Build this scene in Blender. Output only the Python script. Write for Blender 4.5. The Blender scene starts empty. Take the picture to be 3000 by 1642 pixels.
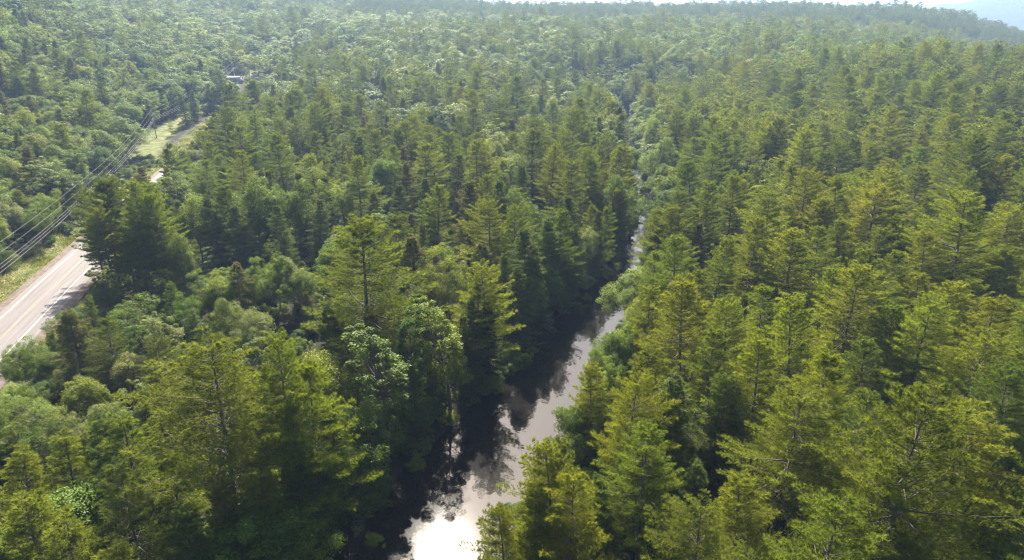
import bpy, math, random
import numpy as np
R_ = math.radians
sc = bpy.context.scene
COL = sc.collection

# ------------------------------------------------------------------ camera, sky, sun, exposure
CAM_H = 50.0
PITCH = math.atan((821 - 80) / 2000)
cam_d = bpy.data.cameras.new('camera'); cam = bpy.data.objects.new('camera', cam_d); COL.objects.link(cam)
cam_d.sensor_width = 36; cam_d.lens = 24; cam_d.clip_start = 0.5; cam_d.clip_end = 20000
cam.location = (0, 0, CAM_H); cam.rotation_euler = (math.pi / 2 - PITCH, 0, 0)
sc.camera = cam
SUN_AZ, SUN_EL = R_(-7), R_(43)
w = bpy.data.worlds.new('World'); sc.world = w; w.use_nodes = True
nt = w.node_tree; bg = nt.nodes['Background']
sky = nt.nodes.new('ShaderNodeTexSky'); sky.sky_type = 'NISHITA'; sky.sun_disc = False
sky.sun_elevation = SUN_EL; sky.sun_rotation = SUN_AZ
sky.air_density = 1.0; sky.dust_density = 4.0; sky.ozone_density = 1.0
nt.links.new(sky.outputs[0], bg.inputs[0]); bg.inputs[1].default_value = 0.062
sun_d = bpy.data.lights.new('sun', 'SUN'); sun_d.energy = 5.0; sun_d.angle = R_(0.5); sun_d.color = (1, .93, .8)
sun = bpy.data.objects.new('sun', sun_d); COL.objects.link(sun)
sun.rotation_euler = (math.pi / 2 - SUN_EL, 0, math.pi - SUN_AZ); sun.location = (0, 0, 300)
sc.view_settings.view_transform = 'Standard'; sc.view_settings.look = 'None'
sc.view_settings.exposure = 2.12; sc.view_settings.gamma = 1
sc.cycles.use_denoising = True; sc.cycles.filter_width = 1.1
sc.cycles.max_bounces = 6; sc.cycles.diffuse_bounces = 3; sc.cycles.glossy_bounces = 3
sc.cycles.transmission_bounces = 4; sc.cycles.volume_bounces = 0; sc.cycles.caustics_reflective = False
sc.cycles.caustics_refractive = False

rng = np.random.default_rng(7)
random.seed(7)

# ------------------------------------------------------------------ picking ground points for the photo's landmarks
COSP, SINP = math.cos(PITCH), math.sin(PITCH)
def ray(u, v):
    x = (u - 1500) / 2000; y = (v - 821) / 2000
    return x, COSP - y * SINP, -(y * COSP + SINP)
def project(X, Y, Z):
    d = CAM_H - Z
    zc = Y * COSP + d * SINP; yc = -Y * SINP + d * COSP
    zc = np.maximum(zc, 0.1)
    return 1500 + 2000 * X / zc, 821 + 2000 * yc / zc, zc

# ------------------------------------------------------------------ river and road lines
LEFT_SHORE = np.array([(-35, 8), (-28.5, 28), (-20.5, 52.9), (-16.2, 64.2), (-11.3, 77), (-3, 88.8), (1.5, 97.7), (4.6, 113.4), (12.5, 125.7),
                       (23, 145.1), (31.5, 171.9), (37.5, 205), (43, 245.7), (47.5, 295.8), (50, 345), (56, 395), (72, 450)])
def offset_line(P, o):
    T = np.gradient(P, axis=0); T /= np.linalg.norm(T, axis=1)[:, None]
    return P + np.stack([T[:, 1], -T[:, 0]], 1) * o
HALF_W = np.array([8.8, 8.8, 8.8, 8.7, 8.5, 7.8, 7.6, 7.2, 6.4, 4.6, 4.2, 3.2, 3.2, 4, 5, 5, 5])
RIVER = offset_line(LEFT_SHORE, HALF_W[:, None])
ROAD = np.array([(-66, 20), (-76, 62), (-89.1, 113.9), (-99.2, 153.4), (-109, 190), (-121.5, 244), (-130, 305), (-142, 372), (-155, 440), (-163, 504), (-158, 570), (-142, 640), (-116, 720)])
def resample(P, step):
    d = np.concatenate([[0], np.cumsum(np.linalg.norm(np.diff(P, axis=0), axis=1))])
    # smooth the corners
    s = np.arange(0, d[-1], step)
    Q = np.stack([np.interp(s, d, P[:, 0]), np.interp(s, d, P[:, 1])], 1)
    k = max(1, int(14 / step)); K = np.ones(2 * k + 1) / (2 * k + 1)
    for a in range(2):
        q = np.pad(Q[:, a], k, mode='reflect', reflect_type='odd'); Q[:, a] = np.convolve(q, K, 'valid')
    return Q
ROAD_L = resample(ROAD, 4.0); RIVER_L = resample(RIVER, 4.0)
def line_info(X, Y, P):
    """distance, signed side (right positive), parameter along the line"""
    X = np.asarray(X, float).ravel(); Y = np.asarray(Y, float).ravel()
    best = np.full(X.shape, 1e9); side = np.zeros(X.shape); par = np.zeros(X.shape); acc = 0
    for (a, b) in zip(P[:-1], P[1:]):
        d = b - a; L = np.linalg.norm(d); t = np.clip(((X - a[0]) * d[0] + (Y - a[1]) * d[1]) / L**2, 0, 1)
        qx, qy = a[0] + t * d[0], a[1] + t * d[1]
        D = np.hypot(X - qx, Y - qy); s = (X - a[0]) * d[1] - (Y - a[1]) * d[0]
        m = D < best
        best[m] = D[m]; side[m] = np.sign(s[m]); par[m] = (acc + t * L)[m]; acc += L
    return best, side, par
def river_edge(X, Y):
    """distance from the water's edge (negative in the water) and the bank, right positive"""
    D, S, p_ = line_info(X, Y, RIV_C); return D - np.interp(p_, RIV_P, RIV_W), S, p_
RIV_C = RIVER_L[::4]; RIV_P = np.concatenate([[0], np.cumsum(np.linalg.norm(np.diff(RIV_C, axis=0), axis=1))]); RIV_W = np.interp(RIV_C[:, 1], LEFT_SHORE[:, 1], HALF_W); ROAD_C = ROAD_L[::4]

# ------------------------------------------------------------------ terrain height
AZ = np.array([-180, -60, -45, -36, -28, -20, -8, 0, 10, 20, 28, 31, 33.5, 36, 45, 60, 180.])
DD = np.array([0, 150, 220, 300, 400, 500, 600, 800, 1000, 1300, 1700, 2300, 3200, 4600, 6500.])
HT = np.array([
 [0, 0, 1, 3, 6, 9, 12, 16, 20, 20, 20, 20, 20, 20, 20],
 [0, 0, 2, 10, 26, 44, 62, 71, 77, 80, 80, 60, 40, 30, 30],
 [0, 0, 2, 10, 26, 44, 62, 71, 77, 80, 80, 60, 40, 30, 30],
 [0, 0, 2, 8, 24, 43, 61, 70, 77, 84, 88, 60, 40, 30, 30],
 [0, 0, 0, 1, 8, 20, 34, 55, 70, 92, 98, 70, 40, 30, 30],
 [0, 0, 0, 2, 6, 11, 21, 42, 66, 96, 100, 70, 40, 30, 30],
 [0, 0, 0, 3, 10, 18, 28, 45, 52, 82, 90, 70, 40, 30, 30],
 [0, 0, 0, 3, 11, 20, 30, 43, 50, 66, 67, 60, 30, 30, 30],
 [0, 0, 0, 3, 10, 18, 27, 40, 48, 65, 63, 50, 20, 30, 30],
 [0, 0, 0, 3, 10, 18, 26, 38, 45, 66, 60, 40, 20, 60, 60],
 [0, 0, 0, 6, 16, 24, 21, 28, 36, 60, 54, 30, 20, 120, 130],
 [0, 0, 0, 6, 16, 24, 18, 21, 28, 50, 36, 20, 20, 150, 170],
 [0, 0, 0, 5, 15, 23, 15, 13, 18, 34, 24, 20, 20, 188, 210],
 [0, 0, 0, 5, 14, 22, 13, 9, 12, 20, 20, 20, 20, 222, 250],
 [0, 0, 0, 4, 13, 22, 14, 10, 14, 22, 22, 20, 20, 270, 300],
 [0, 0, 0, 3, 8, 12, 12, 12, 14, 20, 20, 20, 20, 200, 220],
 [0, 0, 1, 3, 6, 9, 12, 16, 20, 20, 20, 20, 20, 20, 20]], float)
def sstep(a, b, x):
    t = np.clip((x - a) / (b - a), 0, 1); return t * t * (3 - 2 * t)
def rough_ground(X, Y):
    d = np.hypot(X, Y); a = np.degrees(np.arctan2(X, Y))
    i = np.clip(np.searchsorted(AZ, a) - 1, 0, len(AZ) - 2); f = (a - AZ[i]) / (AZ[i + 1] - AZ[i])
    j = np.clip(np.searchsorted(DD, d) - 1, 0, len(DD) - 2); g = np.clip((d - DD[j]) / (DD[j + 1] - DD[j]), 0, 1)
    f = f * f * (3 - 2 * f)
    z = (HT[i, j] * (1 - f) + HT[i + 1, j] * f) * (1 - g) + (HT[i, j + 1] * (1 - f) + HT[i + 1, j + 1] * f) * g
    z = z + 0.5 * np.sin(X * .071 + 1.3) * np.sin(Y * .083) + .3 * np.sin(X * .19 + Y * .13) * sstep(40, 150, d)
    z = z + sstep(500, 900, d) * (2.5 * np.sin(X * .021 + .4) * np.sin(Y * .017 + 1) + 1.5 * np.sin(X * .043 - Y * .031))
    return z
ROAD_Z = None
def ground(X, Y):
    X = np.asarray(X, float); shp = X.shape; X = X.ravel(); Y = np.asarray(Y, float).ravel()
    z = rough_ground(X, Y)
    near = (np.hypot(X, Y) < 900)
    if near.any():
        xn, yn = X[near], Y[near]
        zn = z[near]
        edge, _, _ = river_edge(xn, yn)
        zn = zn * sstep(4, 90, edge) + 0.3 * (1 - sstep(4, 90, edge))
        zn = np.where(edge < 5, -2.6 + (zn + 2.6) * sstep(-5, 5, edge), zn)
        D2, _, p2 = line_info(xn, yn, ROAD_C)
        zr = np.interp(p2, ROAD_P, ROAD_Z)
        m = sstep(9, 26, D2)
        zn = zr * (1 - m) + zn * m
        # shallow ditch beside the shoulder
        zn = zn - 0.5 * np.exp(-((D2 - 9.5) / 1.8) ** 2)
        z = z.copy(); z[near] = zn
    return z.reshape(shp)
_d = np.concatenate([[0], np.cumsum(np.linalg.norm(np.diff(ROAD_C, axis=0), axis=1))])
ROAD_P = _d
_z = rough_ground(ROAD_C[:, 0], ROAD_C[:, 1]); _k = np.ones(7) / 7
ROAD_Z = np.convolve(np.pad(_z, 3, mode='edge'), _k, 'valid') + 0.15

def verge_w(Y): return np.interp(Y, [200, 260, 310, 350, 420, 470], [13.5, 13.5, 15.5, 15, 13.5, 13.5])
# ------------------------------------------------------------------ mesh helpers
def make_mesh(name, V, F4=None, F3=None, mats=(), tint=None, midx=None, smooth=False):
    me = bpy.data.meshes.new(name)
    V = np.asarray(V, np.float32); n4 = 0 if F4 is None else len(F4); n3 = 0 if F3 is None else len(F3)
    me.vertices.add(len(V)); me.vertices.foreach_set('co', V.ravel())
    loops = []
    if n4: loops.append(np.asarray(F4, np.int32).ravel())
    if n3: loops.append(np.asarray(F3, np.int32).ravel())
    loops = np.concatenate(loops)
    me.loops.add(len(loops)); me.loops.foreach_set('vertex_index', loops)
    starts = np.concatenate([np.arange(n4) * 4, n4 * 4 + np.arange(n3) * 3]).astype(np.int32)
    tot = np.concatenate([np.full(n4, 4), np.full(n3, 3)]).astype(np.int32)
    me.polygons.add(n4 + n3); me.polygons.foreach_set('loop_start', starts); me.polygons.foreach_set('loop_total', tot)
    for m in mats: me.materials.append(m)
    if midx is not None: me.polygons.foreach_set('material_index', np.asarray(midx, np.int32))
    if smooth: me.polygons.foreach_set('use_smooth', np.ones(n4 + n3, bool))
    if tint is not None:
        a = me.attributes.new('tint', 'FLOAT', 'FACE'); a.data.foreach_set('value', np.asarray(tint, np.float32))
    me.update(calc_edges=True)
    return me
def link(name, data, parent=None, **props):
    o = bpy.data.objects.new(name, data); COL.objects.link(o)
    if parent is not None: o.parent = parent
    for k, v in props.items(): o[k] = v
    return o
def tag(o, label=None, category=None, group=None, kind=None):
    if label: o['label'] = label
    if category: o['category'] = category
    if group: o['group'] = group
    if kind: o['kind'] = kind
    return o
class Tubes:
    """collects tapered tubes as quads"""
    def __init__(s): s.V = []; s.F = []; s.n = 0
    def add(s, P, r, sides=5):
        P = np.asarray(P, float); r = np.broadcast_to(np.asarray(r, float), (len(P),))
        T = np.gradient(P, axis=0); T /= np.linalg.norm(T, axis=1)[:, None] + 1e-9
        ref = np.array([0, 0, 1.]) if abs(T[0, 2]) < .8 else np.array([1., 0, 0])
        A = np.cross(T, ref); A /= np.linalg.norm(A, axis=1)[:, None] + 1e-9
        B = np.cross(T, A)
        a = np.arange(sides) * 2 * np.pi / sides
        ring = P[:, None, :] + r[:, None, None] * (np.cos(a)[None, :, None] * A[:, None, :] + np.sin(a)[None, :, None] * B[:, None, :])
        s.V.append(ring.reshape(-1, 3))
        n = len(P); i = np.arange(n - 1)[:, None] * sides; j = np.arange(sides)[None, :]; k = (j + 1) % sides
        s.F.append((np.stack([i + j, i + k, i + sides + k, i + sides + j], -1) + s.n).reshape(-1, 4)); s.n += n * sides
    def box(s, c, h):
        c = np.asarray(c, float); h = np.asarray(h, float)
        q = np.array([(x, y, z) for z in (-1, 1) for (x, y) in ((-1, -1), (1, -1), (1, 1), (-1, 1))], float) * h + c
        s.V.append(q)
        s.F.append(np.array([(3, 2, 1, 0), (4, 5, 6, 7), (0, 1, 5, 4), (1, 2, 6, 5), (2, 3, 7, 6), (3, 0, 4, 7)]) + s.n); s.n += 8
    def quads(s, V, F):
        s.V.append(np.asarray(V, float)); s.F.append(np.asarray(F) + s.n); s.n += len(V)
    def get(s): return np.concatenate(s.V), np.concatenate(s.F)
    def mesh(s, name, mat, smooth=False):
        V, F = s.get(); return make_mesh(name, V, F4=F, mats=(mat,), smooth=smooth)
def unit(a): return a / (np.linalg.norm(a, axis=-1, keepdims=True) + 1e-9)

# ------------------------------------------------------------------ materials
def new_mat(name):
    m = bpy.data.materials.new(name); m.use_nodes = True
    return m, m.node_tree, m.node_tree.nodes['Principled BSDF'], m.node_tree.nodes['Material Output']
def N(t, typ, **kw):
    n = t.nodes.new(typ)
    for k, v in kw.items(): setattr(n, k, v)
    return n
def foliage_mat(name, trans=.4, rough=.5, spec=.3, yellow=.55, vlo=.6, vhi=1.35):
    m, t, p, out = new_mat(name)
    oi = N(t, 'ShaderNodeObjectInfo'); at = N(t, 'ShaderNodeAttribute', attribute_name='tint')
    mr = N(t, 'ShaderNodeMapRange'); mr.inputs['To Min'].default_value = vlo; mr.inputs['To Max'].default_value = vhi
    t.links.new(at.outputs['Fac'], mr.inputs['Value'])
    h = N(t, 'ShaderNodeHueSaturation')
    hr = N(t, 'ShaderNodeMapRange'); hr.inputs['To Min'].default_value = .486; hr.inputs['To Max'].default_value = .504
    t.links.new(oi.outputs['Random'], hr.inputs['Value']); t.links.new(hr.outputs[0], h.inputs['Hue'])
    lc = N(t, 'ShaderNodeAttribute', attribute_name='leaf_colour', attribute_type='INSTANCER')
    t.links.new(mr.outputs[0], h.inputs['Value']); t.links.new(lc.outputs['Color'], h.inputs['Color'])
    # tips: lighter leaves are also yellower
    mx = N(t, 'ShaderNodeMix', data_type='RGBA', blend_type='MULTIPLY'); mx.inputs[7].default_value = (1.12, 1.06, .75, 1)
    ml = N(t, 'ShaderNodeMath', operation='MULTIPLY'); ml.inputs[1].default_value = yellow
    t.links.new(at.outputs['Fac'], ml.inputs[0]); t.links.new(ml.outputs[0], mx.inputs[0]); t.links.new(h.outputs[0], mx.inputs[6])
    t.links.new(mx.outputs[2], p.inputs['Base Color'])
    p.inputs['Roughness'].default_value = rough; p.inputs['Specular IOR Level'].default_value = spec
    tr = N(t, 'ShaderNodeBsdfTranslucent')
    tm = N(t, 'ShaderNodeMix', data_type='RGBA', blend_type='MULTIPLY'); tm.inputs[0].default_value = 1; tm.inputs[7].default_value = (1.15, 1.15, .6, 1)
    t.links.new(mx.outputs[2], tm.inputs[6]); t.links.new(tm.outputs[2], tr.inputs['Color'])
    ms = N(t, 'ShaderNodeMixShader'); ms.inputs[0].default_value = trans
    t.links.new(p.outputs[0], ms.inputs[1]); t.links.new(tr.outputs[0], ms.inputs[2]); t.links.new(ms.outputs[0], out.inputs['Surface'])
    return m
def noise_mat(name, stops, scale=5, detail=6, rough=.85, spec=.2, stretch=(1, 1, 1), bump=0):
    m, t, p, out = new_mat(name)
    tc = N(t, 'ShaderNodeTexCoord'); mp = N(t, 'ShaderNodeMapping'); mp.inputs['Scale'].default_value = stretch
    no = N(t, 'ShaderNodeTexNoise'); no.inputs['Scale'].default_value = scale; no.inputs['Detail'].default_value = detail
    t.links.new(tc.outputs['Object'], mp.inputs[0]); t.links.new(mp.outputs[0], no.inputs['Vector'])
    cr = N(t, 'ShaderNodeValToRGB'); e = cr.color_ramp.elements
    e[0].position, e[0].color = stops[0][0], (*stops[0][1], 1); e[1].position, e[1].color = stops[-1][0], (*stops[-1][1], 1)
    for s in stops[1:-1]:
        q = e.new(s[0]); q.color = (*s[1], 1)
    t.links.new(no.outputs['Fac'], cr.inputs[0]); t.links.new(cr.outputs[0], p.inputs['Base Color'])
    p.inputs['Roughness'].default_value = rough; p.inputs['Specular IOR Level'].default_value = spec
    if bump:
        b = N(t, 'ShaderNodeBump'); b.inputs['Strength'].default_value = bump; t.links.new(no.outputs['Fac'], b.inputs['Height']); t.links.new(b.outputs[0], p.inputs['Normal'])
    return m
M_PINE = foliage_mat('pine_needles', trans=.5, rough=.6, spec=.12)
M_CONE = foliage_mat('dark_conifer_needles', trans=.45, rough=.6, spec=.1, yellow=.4)
M_LEAF = foliage_mat('broad_leaves', trans=.48, rough=.55, spec=.15, yellow=.5)
M_GRASS = foliage_mat('grass_blades', trans=.4, rough=.6, spec=.2, yellow=.6, vlo=.5, vhi=1.5)
M_BARK = noise_mat('grey_brown_bark', [(.3, (.055, .045, .036)), (.7, (.17, .145, .12))], scale=6, stretch=(3, 3, .5), bump=.4)
M_DEAD = noise_mat('bleached_dead_wood', [(.3, (.22, .2, .18)), (.7, (.45, .42, .38))], scale=4, stretch=(2, 2, .6))

# ground: forest floor with litter, far ground covered by woods
M_GROUND, t, p, out = new_mat('forest_floor')
tc = N(t, 'ShaderNodeTexCoord')
n1 = N(t, 'ShaderNodeTexNoise'); n1.inputs['Scale'].default_value = .35; n1.inputs['Detail'].default_value = 8
n2 = N(t, 'ShaderNodeTexNoise'); n2.inputs['Scale'].default_value = .06; n2.inputs['Detail'].default_value = 4
t.links.new(tc.outputs['Object'], n1.inputs['Vector']); t.links.new(tc.outputs['Object'], n2.inputs['Vector'])
cr = N(t, 'ShaderNodeValToRGB'); cr.color_ramp.elements[0].color = (.014, .012, .008, 1); cr.color_ramp.elements[1].color = (.028, .027, .015, 1)
cr.color_ramp.elements[0].position = .35; cr.color_ramp.elements[1].position = .7
t.links.new(n1.outputs['Fac'], cr.inputs[0])
cg = N(t, 'ShaderNodeValToRGB'); cg.color_ramp.elements[0].color = (.05, .07, .02, 1); cg.color_ramp.elements[1].color = (.17, .17, .06, 1)
cg.color_ramp.elements[0].position = .3; cg.color_ramp.elements[1].position = .75
t.links.new(n1.outputs['Fac'], cg.inputs[0])
av = N(t, 'ShaderNodeAttribute', attribute_name='grassy')
mx = N(t, 'ShaderNodeMix', data_type='RGBA')
t.links.new(av.outputs['Fac'], mx.inputs[0]); t.links.new(cr.outputs[0], mx.inputs[6]); t.links.new(cg.outputs[0], mx.inputs[7])
t.links.new(mx.outputs[2], p.inputs['Base Color']); p.inputs['Roughness'].default_value = .95; p.inputs['Specular IOR Level'].default_value = .1

# ------------------------------------------------------------------ terrain sheet
az = np.radians(np.concatenate([np.arange(-180, -56, 4), np.arange(-56, 56, .45), np.arange(56, 180, 4)]))
rr = [2.0]
while rr[-1] < 6500: rr.append(rr[-1] + max(1.6, rr[-1] * .014))
rr = np.array(rr); na, nr = len(az), len(rr)
XX = np.outer(rr, np.sin(az)); YY = np.outer(rr, np.cos(az)); ZZ = ground(XX, YY)
V = np.concatenate([np.stack([XX, YY, ZZ], -1).reshape(-1, 3), [(0, 0, float(ground(np.array([0.]), np.array([0.]))[0]))]])
i = np.arange(nr - 1)[:, None] * na; j = np.arange(na)[None, :]; k = (j + 1) % na
F4 = np.stack([i + j, i + na + j, i + na + k, i + k], -1).reshape(-1, 4)
F3 = np.stack([np.full(na, nr * na), np.arange(na), (np.arange(na) + 1) % na], -1)
me = make_mesh('ground', V, F4=F4, F3=F3, mats=(M_GROUND,), smooth=True)
D2, S2, _ = line_info(V[:, 0], V[:, 1], ROAD_C)
FIELD = np.array([-28.0, 860.0])
gr = 1 - sstep(0, 4, D2 - np.where(S2 < 0, verge_w(V[:, 1]) - 1, 12)) * (np.hypot(V[:, 0], V[:, 1]) < 900)
POLES = [(-82.0, 60.0, 11.5), (-117.0, 186.0, 11.0), (-157.5, 305.5, 12.0), (-191.9, 491.7, 12.5), (-195.1, 528.0, 12.5), (-210.0, 630.0, 12.0)]
POLE_LINE = np.array([q[:2] for q in POLES])
gr = np.maximum(gr, 1 - sstep(3, 7, line_info(V[:, 0], V[:, 1], POLE_LINE)[0]))
gr = np.maximum(gr, 1 - sstep(40, 60, np.hypot((V[:, 0] - FIELD[0]) * 1.2, (V[:, 1] - FIELD[1]))))
gr = np.maximum(gr, .6 * sstep(1500, 2200, np.hypot(V[:, 0], V[:, 1])))
a = me.attributes.new('grassy', 'FLOAT', 'POINT'); a.data.foreach_set('value', gr.astype(np.float32))
tag(link('ground', me), kind='structure')

# ------------------------------------------------------------------ river water
M_WATER, t, p, out = new_mat('river_water')
p.inputs['Base Color'].default_value = (.006, .005, .004, 1); p.inputs['Roughness'].default_value = .025
p.inputs['IOR'].default_value = 1.36
p.inputs['Coat Weight'].default_value = .15; p.inputs['Coat Roughness'].default_value = .1; p.inputs['Coat IOR'].default_value = 1.33
tc = N(t, 'ShaderNodeTexCoord'); n1 = N(t, 'ShaderNodeTexNoise'); n1.inputs['Scale'].default_value = .9; n1.inputs['Detail'].default_value = 3
t.links.new(tc.outputs['Object'], n1.inputs['Vector'])
bp = N(t, 'ShaderNodeBump'); bp.inputs['Strength'].default_value = .05; bp.inputs['Distance'].default_value = .25
t.links.new(n1.outputs['Fac'], bp.inputs['Height']); t.links.new(bp.outputs[0], p.inputs['Normal'])
def ribbon(P, o0, o1, zs, n=1):
    T = np.gradient(P, axis=0); T /= np.linalg.norm(T, axis=1)[:, None]; Nn = np.stack([T[:, 1], -T[:, 0]], 1)
    offs = np.linspace(o0, o1, n + 1); V = []
    for o in offs: V.append(np.column_stack([P + Nn * o, np.broadcast_to(zs, (len(P),))]))
    V = np.stack(V, 1).reshape(-1, 3); m = n + 1
    i = np.arange(len(P) - 1)[:, None] * m; j = np.arange(n)[None, :]
    return V, np.stack([i + j, i + j + 1, i + m + j + 1, i + m + j], -1).reshape(-1, 4)
V, F = ribbon(RIVER_L, -10.5, 10.5, -1.2)
tag(link('river_water', make_mesh('river_water', V, F4=F, mats=(M_WATER,))), kind='structure')

# ------------------------------------------------------------------ road
M_ASPH, t, p, out = new_mat('worn_asphalt')
uv = N(t, 'ShaderNodeAttribute', attribute_name='across'); al = N(t, 'ShaderNodeAttribute', attribute_name='along')
cx = N(t, 'ShaderNodeCombineXYZ'); t.links.new(uv.outputs['Fac'], cx.inputs[0]); t.links.new(al.outputs['Fac'], cx.inputs[1])
mp = N(t, 'ShaderNodeMapping'); mp.inputs['Scale'].default_value = (2.2, .05, 1); t.links.new(cx.outputs[0], mp.inputs[0])
n1 = N(t, 'ShaderNodeTexNoise'); n1.inputs['Scale'].default_value = 1; n1.inputs['Detail'].default_value = 6; t.links.new(mp.outputs[0], n1.inputs['Vector'])
n2 = N(t, 'ShaderNodeTexNoise'); n2.inputs['Scale'].default_value = 2.5; n2.inputs['Detail'].default_value = 10; t.links.new(cx.outputs[0], n2.inputs['Vector'])
ad = N(t, 'ShaderNodeMix', data_type='FLOAT'); ad.inputs[0].default_value = .4
t.links.new(n1.outputs['Fac'], ad.inputs[2]); t.links.new(n2.outputs['Fac'], ad.inputs[3])
cr = N(t, 'ShaderNodeValToRGB'); cr.color_ramp.elements[0].position = .32; cr.color_ramp.elements[0].color = (.085, .076, .074, 1)
cr.color_ramp.elements[1].position = .68; cr.color_ramp.elements[1].color = (.165, .148, .143, 1)
t.links.new(ad.outputs[0], cr.inputs[0]); t.links.new(cr.outputs[0], p.inputs['Base Color']); p.inputs['Roughness'].default_value = .85; p.inputs['Specular IOR Level'].default_value = .25
M_GRAVEL = noise_mat('gravel_shoulder', [(.3, (.055, .042, .032)), (.7, (.13, .1, .078))], scale=1.2, detail=10)
M_WHITE = noise_mat('white_road_paint', [(.35, (.28, .27, .265)), (.6, (.5, .49, .48))], scale=1.5, detail=8, rough=.6)
M_YELLOW = noise_mat('worn_yellow_paint', [(.4, (.19, .165, .14)), (.65, (.3, .22, .1))], scale=.7, detail=8, rough=.7)
RP = resample(ROAD, 3.0); RD = np.concatenate([[0], np.cumsum(np.linalg.norm(np.diff(RP, axis=0), axis=1))])
_, _, _p = line_info(RP[:, 0], RP[:, 1], ROAD_C); RZ = np.interp(_p, ROAD_P, ROAD_Z)
V, F = ribbon(RP, -6.6, 7.4, RZ + .05, 6); tag(link('gravel_shoulder', make_mesh('gravel_shoulder', V, F4=F, mats=(M_GRAVEL,))), kind='structure')
V, F = ribbon(RP, -4.8, 5.7, RZ + .11, 8); me = make_mesh('road', V, F4=F, mats=(M_ASPH,))
ac = np.tile(np.linspace(-4.8, 5.7, 9), len(RP)); alg = np.repeat(RD, 9)
for nm, vals in (('across', ac), ('along', alg)):
    a = me.attributes.new(nm, 'FLOAT', 'POINT'); a.data.foreach_set('value', vals.astype(np.float32))
road = tag(link('road', me), kind='structure')
for nm, o, wd, mt in (('white_edge_line', -3.5, .16, M_WHITE), ('white_edge_line', 3.4, .16, M_WHITE), ('yellow_centre_line', -.16, .1, M_YELLOW), ('yellow_centre_line', .16, .1, M_YELLOW)):
    V, F = ribbon(RP, o - wd / 2, o + wd / 2, RZ + .125)
    link(nm, make_mesh(nm, V, F4=F, mats=(mt,)), parent=road)
#SPLIT
# ------------------------------------------------------------------ tree builders: each returns trunk (V,F) and crown (V,F3/F4,tint)
def rot_axis(v, ax, ang):
    ax = unit(ax); c = np.cos(ang)[..., None]; s = np.sin(ang)[..., None]
    return v * c + np.cross(ax, v) * s + ax * (ax * v).sum(-1, keepdims=True) * (1 - c)
def needles(rg, P, D, n, L, W, spread, up):
    """n thin blades per tuft at P heading along D; returns V, F3, tint"""
    m = len(P)
    d = unit(np.repeat(D, n, 0) + rg.normal(0, spread, (m * n, 3)) + np.array([0, 0, up]))
    s = unit(np.cross(d, rg.normal(0, 1, (m * n, 3))))
    l = rg.uniform(.7, 1.25, (m * n, 1)) * L; b = np.repeat(P, n, 0)
    V = np.stack([b - s * W * .5, b + s * W * .5, b + d * l], 1).reshape(-1, 3)
    tt = np.clip(np.repeat(rg.uniform(0, 1, m), n) * .7 + rg.uniform(0, .3, m * n), 0, 1)
    return V, np.arange(m * n * 3).reshape(-1, 3), tt
def bent_trunk(rg, h, r0, wob, n=12):
    z = np.linspace(0, h, n); a = rg.uniform(0, 6.28); b = rg.uniform(0, 6.28)
    x = wob * np.sin(z / h * 3.1 + a) * z / h; y = wob * np.sin(z / h * 2.6 + b) * z / h
    return np.column_stack([x, y, z]), r0 * (1 - z / h) ** .85 + .015
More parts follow.
